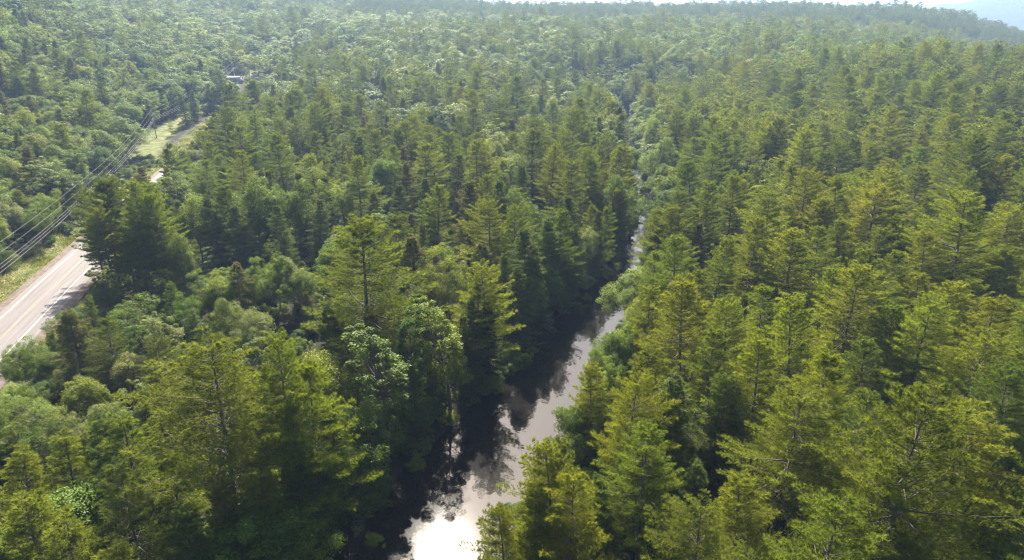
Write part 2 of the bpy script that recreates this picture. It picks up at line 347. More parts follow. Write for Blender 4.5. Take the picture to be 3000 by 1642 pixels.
def conifer(seed, h, Rr, kind, lod=0):
    """kind: pine_old, pine_young, pine_plume, hemlock, spruce"""
    rg = np.random.default_rng(seed); T = Tubes()
    pine = kind.startswith('pine')
    P, r = bent_trunk(rg, h, .011 * h + .05, .35 if pine else .12); T.add(P, r, 6 if lod == 0 else 4)
    base = {'pine_old': .3, 'pine_young': .1, 'pine_plume': .2, 'hemlock': .08, 'spruce': .06}[kind]
    sp = (.86 if pine else .6) * (1 if lod == 0 else 2.1 if lod == 1 else 3)
    zl = base * h; BP = []; BD = []; TP = []; TD = []
    lean = rg.uniform(0, 6.28)
    while zl < h * .985:
        t = (zl / h - base) / (1 - base)
        nb = rg.integers(5, 8) if pine else rg.integers(4, 7)
        if lod: nb = max(3, nb - 1)
        phi0 = rg.uniform(0, 6.28)
        wh = rg.uniform(.75, 1.15)
        for b in range(nb):
            phi = phi0 + b * 6.283 / nb + rg.normal(0, .25)
            if kind == 'pine_old': prof = min(1, (1 - t) * 1.15) ** .68 * (.62 + .38 * min(1, t / .25))
            elif kind == 'pine_plume': prof = min(1, (1 - t) * 1.12) ** .74 * (.7 + .3 * min(1, t / .2))
            elif kind == 'pine_young': prof = (1 - t) ** .75 * (.75 + .25 * min(1, t / .15))
            elif kind == 'hemlock': prof = min(1, (1 - t) * 1.25) ** .9 * (.85 + .15 * np.sin(t * 19))
            else: prof = (1 - t) ** .85
            L = Rr * prof * (rg.uniform(.55, 1.25) if pine else rg.uniform(.5, 1.3)) * wh * (1 + .18 * math.cos(phi - lean)) + .25
            if pine and rg.random() < (.12 if kind == 'pine_old' else .05): L *= .4
            zb = zl + rg.normal(0, .18 if pine else .12)
            e = (R_(-6) + R_(50) * t ** 2.2 if pine else R_(-14) + R_(58) * t ** 2) + rg.normal(0, .1)
            px = np.interp(zb, P[:, 2], P[:, 0]); py = np.interp(zb, P[:, 2], P[:, 1])
            q = np.linspace(0, 1, 7); rad = L * q * math.cos(e)
            dz = L * (q * math.sin(e) + (.2 * q * q if pine else -.05 * q * q + .06 * q ** 4))
            ph = phi + (rg.normal(0, .18) * q)
            B = np.column_stack([px + rad * np.cos(ph), py + rad * np.sin(ph), zb + dz])
            if lod == 0 or L > 1.5:
                T.add(B[::2], np.linspace(.012 * L + .016, .008, 4) * (1 if lod == 0 else 1.4), 4 if lod == 0 else 3)
            # side shoots
            ds = {0: .27, 1: .7, 2: 1.3}[lod] * (1 if pine else .9)
            s0 = .22 if pine else .12
            ss = np.arange(s0 * L, L, ds); ss = ss + rg.normal(0, .08, len(ss))
            ss = np.clip(np.concatenate([ss, [L * .97]]), 0, L)
            for sgn in (-1, 1):
                f = ss / L; c = np.column_stack([np.interp(f, q, B[:, a]) for a in range(3)])
                hd = unit(np.column_stack([np.cos(np.interp(f, q, ph)), np.sin(np.interp(f, q, ph)), np.full(len(f), .12)]))
                an = sgn * rg.uniform(.55, 1.15, len(f)); an[-1] *= .2
                dd = rot_axis(hd, np.array([[0, 0, 1.]]), an)
                dd[:, 2] += (rg.normal(.12, .12, len(f)) if pine else rg.normal(-.12, .1, len(f)))
                ln = np.clip(.5 * (L - ss) + .35, .3, 1.35 if pine else 1.0) * rg.uniform(.6, 1.15, len(f)) * (1 if L > 1.2 else .7)
                nt_ = {0: 4, 1: 2, 2: 1}[lod]
                for kk in range(nt_):
                    g = (kk + 1) / nt_ if lod < 2 else .6
                    TP.append(c + dd * (ln * g)[:, None]); TD.append(dd)
        zl += sp * rg.uniform(.7, 1.35) * (1 - .2 * t)
    TP = np.concatenate(TP); TD = np.concatenate(TD)
    TP = TP + rg.normal(0, .05, TP.shape)
    if kind == 'pine_old':   # bare dead limbs under and inside the crown
        for _ in range(14):
            zz = rg.uniform(.14, .55) * h; a = rg.uniform(0, 6.28); l = rg.uniform(.8, 2.6); q = np.array([0, .5, 1])
            c0 = np.array([np.interp(zz, P[:, 2], P[:, 0]), np.interp(zz, P[:, 2], P[:, 1]), zz])
            T.add(c0 + np.column_stack([math.cos(a) * l * q, math.sin(a) * l * q, l * (.1 * q - .2 * q * q)]), [.045, .03, .01], 4)
    if pine: pr = {0: (8, .34, .046, .55, .42), 1: (5, .75, .17, .6, .4), 2: (5, 1.2, .34, .65, .35)}[lod]
    else: pr = {0: (7, .28, .058, .5, -.12), 1: (5, .62, .18, .55, -.1), 2: (5, 1.05, .36, .6, -.1)}[lod]
    # leader
    Vn, Fn, tn = needles(rg, TP, unit(TD), *pr)
    return T.get(), (Vn, None, Fn, tn)
def broadleaf(seed, h, Rr, lod=0, base=.22, nclump=110, leafs=200, size=.18, airy=0.0):
    rg = np.random.default_rng(seed); T = Tubes()
    P, r = bent_trunk(rg, h * .8, .012 * h + .06, .5); T.add(P, r, 6 if lod == 0 else 4)
    if lod: nclump, leafs, size = (42, 84, .37) if lod == 1 else (20, 26, .95)
    # lobes make the outline uneven
    nl = 7; lob = unit(rg.normal(0, 1, (nl, 3)) * np.array([1, 1, .6]) + np.array([0, 0, .25])); la = rg.uniform(.15, .5, nl)
    C = []; Rc = []
    tries = 0
    while len(C) < nclump and tries < 6000:
        tries += 1
        u = unit(rg.normal(0, 1, 3) * np.array([1, 1, 1.]))
        if u[2] < -.55: continue
        k = 1 - .32 + (la * np.maximum(0, lob @ u) ** 6).sum() * 1.6
        rad = rg.uniform(.35, 1) ** .5
        hz = (1 - base) * h / 2
        p = np.array([u[0] * Rr * k * rad, u[1] * Rr * k * rad, base * h + hz + u[2] * hz * k * rad * (1.05 if u[2] > 0 else .9)])
        if C and min(np.linalg.norm((np.array(C) - p), axis=1)) < (.62 if lod == 0 else .8) * Rr * .27 * (1 + airy): continue
        C.append(p); Rc.append(rg.uniform(.15, .36) * Rr * (.85 if airy else 1))
    C = np.array(C); Rc = np.array(Rc)
    for c in C[:: (1 if lod == 0 else 3)]:
        z0 = max(h * .12, min(h * .74, c[2] - (.35 + .25 * rg.random()) * np.hypot(c[0], c[1]) - .4))
        a = np.array([np.interp(z0, P[:, 2], P[:, 0]), np.interp(z0, P[:, 2], P[:, 1]), z0])
        m = (a + c) / 2 + np.array([0, 0, -.1 * np.linalg.norm(c - a)]) + rg.normal(0, .12, 3)
        T.add(np.array([a, m, c]), [.007 * h * .7, .03, .012], 4 if lod == 0 else 3)
    m = len(C); n = leafs
    d = unit(rg.normal(0, 1, (m * n, 3)) + np.array([0, 0, .35]))
    cc = np.repeat(C, n, 0); rc = np.repeat(Rc, n)[:, None]
    Pp = cc + d * rc * (rg.uniform(.25, 1.08, (m * n, 1)) ** .6) * np.array([1, 1, .8])
    # sprays: leaves lie along short horizontal shoots
    nrm = unit(d * .55 + np.array([0, 0, .75]) + rg.normal(0, .5, (m * n, 3)))
    ax = unit(np.cross(nrm, rg.normal(0, 1, (m * n, 3)))); bx = np.cross(nrm, ax)
    l = size * rg.uniform(.65, 1.3, (m * n, 1))
    V = np.stack([Pp - ax * l * .55, Pp + bx * l * .36, Pp + ax * l * .55, Pp - bx * l * .36], 1).reshape(-1, 3)
    F = np.arange(m * n * 4).reshape(-1, 4)
    tt = np.clip(np.repeat(rg.uniform(0, 1, m), n) * .5 + rg.uniform(0, .5, m * n), 0, 1)
    return T.get(), (V, F, None, tt)

PROTO = {}
def add_proto(key, parts, leafmat, h, color):
    (tv, tf), (cv, c4, c3, tt) = parts
    d = dict(h=h, color=color, leafmat=leafmat, parts=parts, r=float(np.percentile(np.hypot(cv[:, 0], cv[:, 1]), 96)))
    PROTO[key] = d
def proto_meshes(key, kindname):
    d = PROTO[key]
    if 'trunk' not in d:
        (tv, tf), (cv, c4, c3, tt) = d['parts']
        d['trunk'] = make_mesh(kindname + '_trunk', tv, F4=tf, mats=(M_BARK,), smooth=True)
        d['crown'] = make_mesh(kindname + '_crown', cv, F4=c4, F3=c3, mats=(d['leafmat'],), tint=tt)
    return d['trunk'], d['crown']
def proto_joined(key):
    d = PROTO[key]
    if 'joined' not in d:
        (tv, tf), (cv, c4, c3, tt) = d['parts']
        V = np.concatenate([tv, cv]); F4 = tf if c4 is None else np.concatenate([tf, c4 + len(tv)])
        F3 = None if c3 is None else c3 + len(tv); n4 = len(F4); n3 = 0 if F3 is None else len(F3)
        mi = np.concatenate([np.zeros(len(tf)), np.ones(n4 + n3 - len(tf))])
        tn = np.concatenate([np.zeros(len(tf)), tt])
        me = make_mesh('joined_' + key, V, F4=F4, F3=F3, mats=(M_BARK, d['leafmat']), midx=mi, tint=tn)
        d['joined'] = me
    return d['joined']
PINE_C = (.128, .168, .02); PINE_Y = (.166, .2, .018); PINE_D = (.092, .13, .022)
CONE_C = (.095, .132, .03); CONE_B = (.125, .13, .036)
LEAF_C = (.112, .172, .015); LEAF_Y = (.155, .205, .013); LEAF_D = (.08, .136, .016); LEAF_S = (.17, .21, .06)
for s in range(4): add_proto('pine_old%d' % s, conifer(10 + s, 22, 6.8, 'pine_old'), M_PINE, 22, PINE_C)
for s in range(3): add_proto('pine_plume%d' % s, conifer(30 + s, 18, 5.4, 'pine_plume'), M_PINE, 18, PINE_C)
for s in range(3): add_proto('pine_young%d' % s, conifer(20 + s, 13, 3.3, 'pine_young'), M_PINE, 13, PINE_Y)
for s in range(3): add_proto('hemlock%d' % s, conifer(40 + s, 17, 4.2, 'hemlock'), M_CONE, 17, CONE_C)
for s in range(2): add_proto('spruce%d' % s, conifer(50 + s, 13, 3.0, 'spruce'), M_CONE, 13, CONE_C)
for s in range(4): add_proto('maple%d' % s, broadleaf(60 + s, 13, 3.7), M_LEAF, 13, LEAF_C)
for s in range(2): add_proto('slim_leaf%d' % s, broadleaf(70 + s, 12, 2.5, nclump=95, leafs=170, base=.12, airy=.1), M_LEAF, 12, LEAF_C)
for s in range(2): add_proto('bush%d' % s, broadleaf(75 + s, 7, 3.1, nclump=95, leafs=170, base=.02), M_LEAF, 7, LEAF_C)
for L in (1, 2):
    for s in range(3): add_proto('far%d_pine%d' % (L, s), conifer(110 + s, 20, 5.8, ('pine_old', 'pine_plume', 'pine_old')[s], L), M_PINE, 20, (PINE_C, PINE_C, PINE_D)[s])
    for s in range(2): add_proto('far%d_cone%d' % (L, s), conifer(140 + s, 15, 3.5, ('hemlock', 'spruce')[s], L), M_CONE, 15, CONE_C)
    for s in range(4): add_proto('far%d_leaf%d' % (L, s), broadleaf(160 + s, 12, 3.9, L), M_LEAF, 12, (LEAF_C, LEAF_Y, LEAF_D, LEAF_S)[s])
#SPLIT
# ------------------------------------------------------------------ what stands where
# trees read off the photograph: (top across, top down, kind, height, width factor, leaf colour)
P1, P2, P3, HE, SP, MA, SL, BU = 'pine_old', 'pine_plume', 'pine_young', 'hemlock', 'spruce', 'maple', 'slim_leaf', 'bush'
CATALOG = [
 # left foreground
 (605, 985, P1, 23, 1.25, 'n'), (803, 988, P1, 21, .8, 'n'), (932, 1112, P2, 20, .85, 'y'), (858, 1166, P2, 17, .72, 'n'), (365, 1214, P3, 13, 1.2, 'n'),
 (277, 1218, P3, 12, 1.2, 'd'), (357, 1373, P2, 13, 1.0, 'd'), (180, 1272, P3, 11, 1.2, 'y'), (42, 1323, P3, 10, 1.2, 'y'), (60, 1468, P3, 12, 1.4, 'y'), (175, 1530, P3, 11, 1.4, 'y'),
 (330, 1590, P3, 10, 1.3, 'y'), (185, 1449, BU, 8, 1.3, 'n'), (235, 1092, MA, 10, .95, 'y'), (122, 1176, MA, 9, .9, 's'), (210, 1240, MA, 8.5, .8, 's'), (424, 1180, SL, 9, 1, 's'), (290, 1175, MA, 9, .8, 's'),
 (25, 1130, MA, 9, 1, 'n'), (445, 1075, SP, 13, .9, 'b'), (195, 912, HE, 13, 1.55, 'b'), (350, 898, MA, 10, 1.1, 'n'), (468, 956, SL, 10, 1.1, 's'), (741, 902, MA, 11, .9, 's'), (735, 1003, SL, 10, 1.0, 's'),
 (360, 1026, MA, 9, 1, 's'), (683, 772, SP, 12, 1.15, 'b'), (600, 831, MA, 9, .9, 'n'), (640, 815, MA, 10, .9, 'y'), (803, 783, MA, 10, .9, 'n'), (850, 773, SL, 10, 1, 's'), (730, 795, MA, 9, .8, 'n'), (881, 783, MA, 10, 1, 'n'),
 (545, 870, MA, 8, .9, 'n'), (975, 687, MA, 14, .85, 'n'), (30, 1015, MA, 8, 1, 'n'), (90, 1020, BU, 6, 1.0, 'd'), (660, 905, MA, 9, .9, 'n'), (560, 935, MA, 8, .9, 'd'), (420, 965, SL, 9, 1, 'd'),
 (710, 1480, BU, 7, 1.5, 'd'), (820, 1500, BU, 7, 1.4, 'n'), (880, 1530, BU, 6, 1.3, 'y'), (640, 1400, P3, 10, 1.1, 'n'), (480, 1300, P3, 10, 1.1, 'n'), (100, 1260, MA, 8, .9, 'd'), (520, 1500, P3, 9, 1.2, 'd'), (750, 1390, P3, 11, 1.1, 'y'),
 # pine clump by the road and the tree wall behind it
 (331, 524, P1, 23, .85, 'd'), (287, 535, P1, 22, .85, 'n'), (372, 536, P1, 23, .8, 'n'), (437, 547, P1, 22, .85, 'n'), (292, 606, P1, 19, .9, 'n'), (462, 572, P1, 21, .8, 'n'), (405, 640, P2, 17, .9, 'n'), (519, 712, MA, 12, .85, 'n'),
 (236, 560, P1, 19, .8, 'd'), (565, 574, MA, 17, .85, 'n'), (620, 566, HE, 18, 1, 'n'), (671, 547, P2, 18, .95, 'd'), (741, 556, MA, 17, .95, 'n'), (788, 547, MA, 17, .8, 'n'), (858, 543, MA, 17, .8, 'n'), (881, 508, HE, 19, 1, 'n'), (950, 520, HE, 18, 1.1, 'n'),
 (1000, 545, MA, 14, .8, 'y'), (520, 590, HE, 16, 1, 'n'), (700, 600, HE, 16, 1.1, 'n'), (820, 600, HE, 16, 1, 'n'), (920, 585, HE, 16, 1.1, 'n'), (1080, 560, HE, 16, 1.1, 'n'), (1160, 540, HE, 16, 1.1, 'n'), (1240, 520, HE, 17, 1.0, 'n'),
 # centre
 (1043, 462, P2, 20, 1, 'n'), (1117, 451, MA, 17, .8, 'n'), (1187, 470, HE, 18, 1, 'b'), (1250, 423, P2, 21, 1.1, 'n'), (1328, 451, HE, 19, 1.1, 'n'), (1507, 443, MA, 15, 1.2, 'y'), (1460, 440, MA, 14, 1.1, 'y'), (1484, 490, SL, 14, .9, 'n'),
 (1612, 423, P1, 22, .85, 'n'), (1671, 478, P2, 20, 1.05, 'n'), (1718, 439, P1, 20, .85, 'n'), (1760, 400, P1, 22, .85, 'n'), (1800, 431, P2, 21, 1, 'n'), (1425, 517, P2, 18, .95, 'n'), (1367, 529, HE, 20, 1.1, 'b'), (1527, 482, HE, 17, 1.05, 'n'), (1456, 530, SP, 18, 1, 'n'),
 (1433, 587, P1, 20, 1.05, 'n'), (1503, 607, P1, 18, .95, 'n'), (1530, 587, MA, 14, .8, 'n'), (1117, 626, HE, 13, .85, 'b'), (1156, 622, SP, 13, .95, 'n'), (1199, 626, HE, 13, .85, 'b'), (1230, 657, SP, 13, .9, 'n'), (1051, 655, P1, 25, 1.25, 'n'), (1010, 690, P2, 18, .9, 'n'),
 (1218, 696, HE, 17, 1.3, 'b'), (1292, 708, MA, 12, .8, 'y'), (1421, 700, SP, 15, 1.2, 'b'), (1480, 739, HE, 14, .9, 'n'), (1542, 665, HE, 19, 1.0, 'n'), (1589, 630, HE, 18, 1.1, 'n'), (1628, 618, P2, 18, .8, 'd'), (1679, 572, HE, 18, 1.05, 'n'), (1733, 599, P3, 14, .9, 'n'), (1772, 599, P3, 14, .8, 'n'),
 (1753, 681, MA, 12, .75, 's'), (1811, 548, MA, 15, .9, 'n'), (1870, 524, P2, 14, .85, 'd'), (1456, 782, P1, 19, 1.0, 'y'), (1400, 830, P2, 15, .9, 'n'), (1312, 782, MA, 13, .85, 'y'), (1234, 833, HE, 13, 1, 'n'), (1565, 825, MA, 11, .7, 's'), (1324, 950, SL, 14, 1.15, 'y'), (1196, 970, SL, 13, .95, 'd'),
 (1118, 1043, SL, 14, 1.3, 'd'), (1540, 800, HE, 15, 1.05, 'n'), (1620, 740, HE, 16, 1.05, 'n'), (1660, 690, HE, 15, 1.05, 'n'), (1470, 930, HE, 13, 1.0, 'd'), (1420, 960, HE, 13, 1.0, 'n'), (1380, 880, HE, 14, .9, 'n'), (1700, 760, MA, 11, .9, 'd'), (1775, 765, MA, 11, 1.0, 'd'), (1740, 800, MA, 9, 1.0, 'd'), (1790, 815, MA, 8, .9, 'd'), (1815, 700, HE, 14, .9, 'n'), (1790, 640, HE, 15, .9, 'n'), (1220, 1080, HE, 12, 1.0, 'n'), (1010, 1180, HE, 15, 1.0, 'n'),
 (1130, 1200, MA, 12, .9, 'd'), (1040, 1340, MA, 11, .9, 'd'), (930, 1390, HE, 11, 1.1, 'n'), (1270, 900, HE, 14, .9, 'n'), (960, 900, HE, 15, 1.0, 'n'), (1100, 900, SP, 13, 1, 'b'),
 # right bank
 (1838, 793, MA, 11, 1.25, 'y'), (1850, 850, MA, 9, 1.0, 'n'), (1866, 585, P2, 15, .8, 'n'), (1875, 650, MA, 9, .75, 'n'), (1780, 880, MA, 7, .8, 'd'), (1687, 996, MA, 9.5, .9, 'y'), (1790, 960, MA, 11, .8, 'n'), (1898, 1024, P2, 16, 1.05, 'n'), (1844, 1092, P1, 18, .9, 'y'), (1736, 1085, P2, 13, .9, 'y'), (1623, 1303, P2, 15, .9, 'y'), (1690, 1395, P2, 15, .95, 'y'), (1898, 1274, P1, 17, .95, 'n'), (1981, 1084, SP, 16, 1.15, 'n'),
 (1760, 1395, SP, 11, 1, 'n'), (1640, 1190, MA, 8, .75, 'n'), (1838, 420, MA, 15, 1.1, 'y'), (1880, 390, MA, 16, 1.0, 'y'), (1930, 430, MA, 16, 1.0, 'n'), (1960, 610, P2, 18, 1.05, 'n'), (1925, 620, P2, 17, .95, 'n'), (1990, 700, P1, 19, .9, 'n'), (1920, 740, P2, 15, .9, 'n'), (1900, 850, P2, 15, 1, 'y'), (1960, 500, MA, 15, .9, 'n'),
 (2269, 564, P1, 21, 1.0, 'y'), (2581, 543, P1, 23, 1.15, 'y'), (2406, 582, P2, 19, 1, 'y'), (2078, 539, P2, 19, .95, 'n'), (2156, 523, P2, 19, .95, 'n'), (2214, 648, P1, 20, .95, 'y'), (2316, 683, P2, 20, 1.1, 'y'), (2413, 668, P2, 18, .9, 'n'), (2741, 691, P1, 19, .95, 'y'), (2858, 512, P1, 20, .9, 'n'), (2967, 609, P1, 21, 1.1, 'y'),
 (2710, 578, P2, 18, .9, 'n'), (2807, 584, P2, 18, .9, 'n'), (2503, 789, P1, 20, 1.1, 'y'), (2023, 831, P2, 19, 1.05, 'y'), (2156, 874, P1, 18, .95, 'y'), (2250, 851, P2, 17, .95, 'n'), (2367, 892, P1, 20, 1.05, 'y'), (2729, 876, P1, 20, 1.0, 'y'), (2936, 882, P1, 19, 1.0, 'y'), (2561, 736, P2, 18, .9, 'n'), (2610, 738, P2, 18, .9, 'n'),
 (2858, 982, P1, 19, 1.05, 'y'), (2464, 652, P2, 17, .9, 'n'), (2399, 1056, P1, 20, .95, 'y'), (2318, 1161, P1, 19, 1.1, 'n'), (2236, 1002, P2, 18, .95, 'y'), (2795, 1172, P1, 21, 1.2, 'y'), (2190, 1415, P2, 14, 1.05, 'y'), (2038, 1351, SP, 11, 1, 'n'), (2985, 1090, P1, 19, .9, 'd'), (2270, 1610, BU, 6, 1, 'y'),
 (1875, 1258, P2, 15, .8, 'n'), (2640, 900, P2, 17, .9, 'n'), (2080, 980, P2, 17, .95, 'n'), (2440, 800, P2, 17, .9, 'n'), (2100, 700, P2, 18, .9, 'n'), (2640, 640, P2, 17, .9, 'n'), (2950, 740, P2, 18, 1, 'n'), (2560, 1000, P2, 15, 1, 'd'), (2120, 1110, P2, 14, .9, 'd'),
 (1480, 1500, P2, 12, .9, 'y'), (1560, 1440, P3, 12, 1.1, 'y'), (1650, 1290, P2, 14, .85, 'n'), (1690, 1170, MA, 9, .9, 'n'), (1720, 1130, SL, 9, 1, 'y'), (1735, 1060, MA, 9, .8, 'n'), (1780, 1020, MA, 9, .9, 'y'), (1850, 930, MA, 10, .85, 'n'), (1880, 880, MA, 11, .8, 'y'), (1915, 790, MA, 11, .9, 'n'), (1935, 690, MA, 12, .9, 'n'), (1930, 560, MA, 14, .9, 'd'), (1905, 480, MA, 14, .9, 'n'), (1880, 450, MA, 14, .9, 'n'),
 # left of the road
 (120, 470, MA, 13, 1.1, 'n'), (200, 395, MA, 13, 1.2, 's'), (270, 430, MA, 13, 1.2, 'd'), (60, 330, MA, 12, 1.2, 'y'), (215, 295, HE, 15, .95, 'n'), (300, 330, MA, 12, 1.1, 'y'), (370, 300, MA, 15, 1.35, 'n'), (30, 480, MA, 12, 1.2, 'y'), (460, 160, P1, 20, .95, 'd'), (290, 145, P2, 17, 1.0, 'd'), (170, 220, HE, 14, 1, 'n'),
 (400, 210, P2, 17, 1.0, 'd'), (580, 160, MA, 15, 1.1, 'n'), (630, 165, MA, 14, 1.0, 'n'), (520, 160, MA, 15, 1.1, 'n'), (20, 590, MA, 11, 1.1, 's'), (110, 600, MA, 10, 1.0, 'n'), (170, 570, MA, 11, 1, 'y'), (340, 400, MA, 11, .9, 'n'), (680, 262, P1, 17, 1.0, 'd'), (722, 272, P1, 16, .9, 'd'), (845, 20, P1, 26, 1.1, 'd'), (885, 25, P1, 24, 1.0, 'd'),
 (460, 440, P2, 15, .9, 'n'), (500, 420, P2, 17, .9, 'n'), (560, 430, MA, 12, 1.1, 'n'), (620, 420, P2, 18, 1.0, 'n'), (640, 370, MA, 11, 1.0, 'n'), (590, 470, P2, 17, 1, 'n'), (680, 430, P2, 18, 1.0, 'd'),
]
DEL = {'n': 1, 'y': 1, 'd': 1, 's': 1, 'b': 1}
def leaf_colour(kind, c, rg):
    if kind.startswith('pine'): base = {'n': PINE_C, 'y': PINE_Y, 'd': PINE_D}.get(c, PINE_C)
    elif kind in (HE, SP): base = {'n': CONE_C, 'b': CONE_B, 'd': (.035, .054, .02)}.get(c, CONE_C)
    else: base = {'n': LEAF_C, 'y': LEAF_Y, 'd': LEAF_D, 's': LEAF_S}.get(c, LEAF_C)
    return np.array(base) * rg.uniform(.9, 1.1) * (1 + rg.normal(0, .028, 3))
NVAR = {P1: 4, P2: 3, P3: 3, HE: 3, SP: 2, MA: 4, SL: 2, BU: 2}
PH = {P1: 22, P2: 18, P3: 13, HE: 17, SP: 13, MA: 13, SL: 12, BU: 7}
FAM = {P1: 'pine', P2: 'pine', P3: 'pine', HE: 'conifer', SP: 'conifer', MA: 'leaf', SL: 'leaf', BU: 'leaf'}
RAD = {k: max(PROTO['%s%d' % (k, v)]['r'] for v in range(NVAR[k])) for k in PH}
trees = []   # dicts: X, Y, Z, kind, h, w, c
for (u, v, k, h, wf, c) in CATALOG:
    x, y, dn = ray(u, v)
    g = 0.5
    # march to where a tree of this height has its top on that line of sight
    s = np.linspace(30, 900, 1800); X = x * s; Y = y * s; Zt = CAM_H + dn * s
    gz = ground(X, Y); f = Zt - (gz + h * .99); kx = np.argmax(f < 0)
    if f[kx] >= 0: continue
    wf *= 1.04 if k in (P1, P2) else 1
    t_ = dict(X=float(X[kx]), Y=float(Y[kx]), kind=k, h=h, w=wf * h / PH[k], c=c, cat=True)
    trees.append(t_)
def move_out(t_):
    """keep trunks out of the water and off the pavement"""
    for _ in range(8):
        E_, S, p_ = river_edge([t_['X']], [t_['Y']]); e = E_[0]
        if e < 1.0:
            i = int(np.argmin(np.hypot(RIVER_L[:, 0] - t_['X'], RIVER_L[:, 1] - t_['Y'])))
            n_ = np.array([t_['X'], t_['Y']]) - RIVER_L[i]; n_ /= np.linalg.norm(n_) + 1e-6
            t_['X'] += n_[0] * (1.6 - e); t_['Y'] += n_[1] * (1.6 - e); continue
        D, S, p_ = line_info([t_['X']], [t_['Y']], ROAD_C)
        lim = 7.8 if S[0] > 0 else 12.5
        if D[0] < lim:
            i = int(np.argmin(np.hypot(ROAD_L[:, 0] - t_['X'], ROAD_L[:, 1] - t_['Y'])))
            n_ = np.array([t_['X'], t_['Y']]) - ROAD_L[i]; n_ /= np.linalg.norm(n_) + 1e-6
            t_['X'] += n_[0] * (lim + .4 - D[0]); t_['Y'] += n_[1] * (lim + .4 - D[0]); continue
        return
for t_ in trees: move_out(t_)

# regions that stay open: what the photo shows of the water, the road and its verge
WATER_PX = np.array([(1000, 1642), (1090, 1560), (1167, 1480), (1314, 1293), (1388, 1225), (1496, 1161), (1560, 1078), (1605, 960), (1715, 885), (1815, 880), (1830, 930), (1740, 1000), (1690, 1050), (1650, 1110), (1655, 1170), (1580, 1300), (1555, 1390), (1500, 1440), (1445, 1560), (1470, 1642), (1480, 1760), (960, 1760)], float)
GLINT_PX = [np.array([(1855, 790), (1860, 690), (1890, 690), (1885, 790)], float), np.array([(1822, 500), (1822, 445), (1866, 445), (1870, 500)], float)]
ROAD_PX = np.array([(-200, 1100), (-200, 900), (0, 850), (120, 740), (215, 690), (210, 745), (245, 820), (150, 930), (85, 1015), (0, 1010)], float)
VERGE_PX = np.array([(405, 520), (395, 500), (470, 440), (495, 400), (560, 350), (610, 320), (640, 305), (640, 316), (600, 345), (572, 385), (535, 420), (488, 455), (476, 500), (468, 535)], float)
HOUSE_PX = np.array([(680, 220), (718, 220), (718, 242), (680, 242)], float)
POLE_PX = [np.array([(u - 9, a), (u + 9, a), (u + 11, b), (u - 7, b)], float) for u, a, b in ((478, 340, 420), (694, 186, 240), (735, 168, 216))]
FIELD_PX = np.array([(1345, 70), (1420, 70), (1430, 92), (1500, 92), (1460, 112), (1390, 112)], float)
def in_poly(U, Vv, P):
    c = np.zeros(np.shape(U), bool); n = len(P)
    for a in range(n):
        x0, y0 = P[a]; x1, y1 = P[(a + 1) % n]
        m = ((y0 > Vv) != (y1 > Vv)) & (U < (x1 - x0) * (Vv - y0) / (y1 - y0 + 1e-9) + x0)
        c ^= m
    return c
# ---- the rest of the wood
def hexgrid(d0, d1, step, amax):
    n = int(d1 / step) + 1
    gx, gy = np.meshgrid(np.arange(-n, n + 1) * step, np.arange(0, int(n * 1.13) + 1) * step * .9)
    gx = gx + (np.arange(gx.shape[0]) % 2)[:, None] * step / 2
    gx = gx.ravel() + rng.normal(0, .24, gx.size) * step; gy = gy.ravel() + rng.normal(0, .24, gy.size) * step
    d = np.hypot(gx, gy); a = np.abs(np.degrees(np.arctan2(gx, gy)))
    m = (d >= d0) & (d < d1) & (a < amax)
    return gx[m], gy[m]
def mix_kind(X, Y, rd):
    """which wood grows here; returns family and size"""
    d = math.hypot(X, Y); return d
def noise2(X, Y, s, o=0):
    return (np.sin(X / s + 1.7 + o) * np.cos(Y / s * 1.13 + .4 + o) + np.sin((X * .6 + Y * .8) / s * 1.9 + o * 2) * .7) / 1.7
cx_, cy_ = [t_['X'] for t_ in trees], [t_['Y'] for t_ in trees]
CATXY = np.column_stack([cx_, cy_]); CATR = np.array([RAD[t_['kind']] * t_['w'] for t_ in trees])
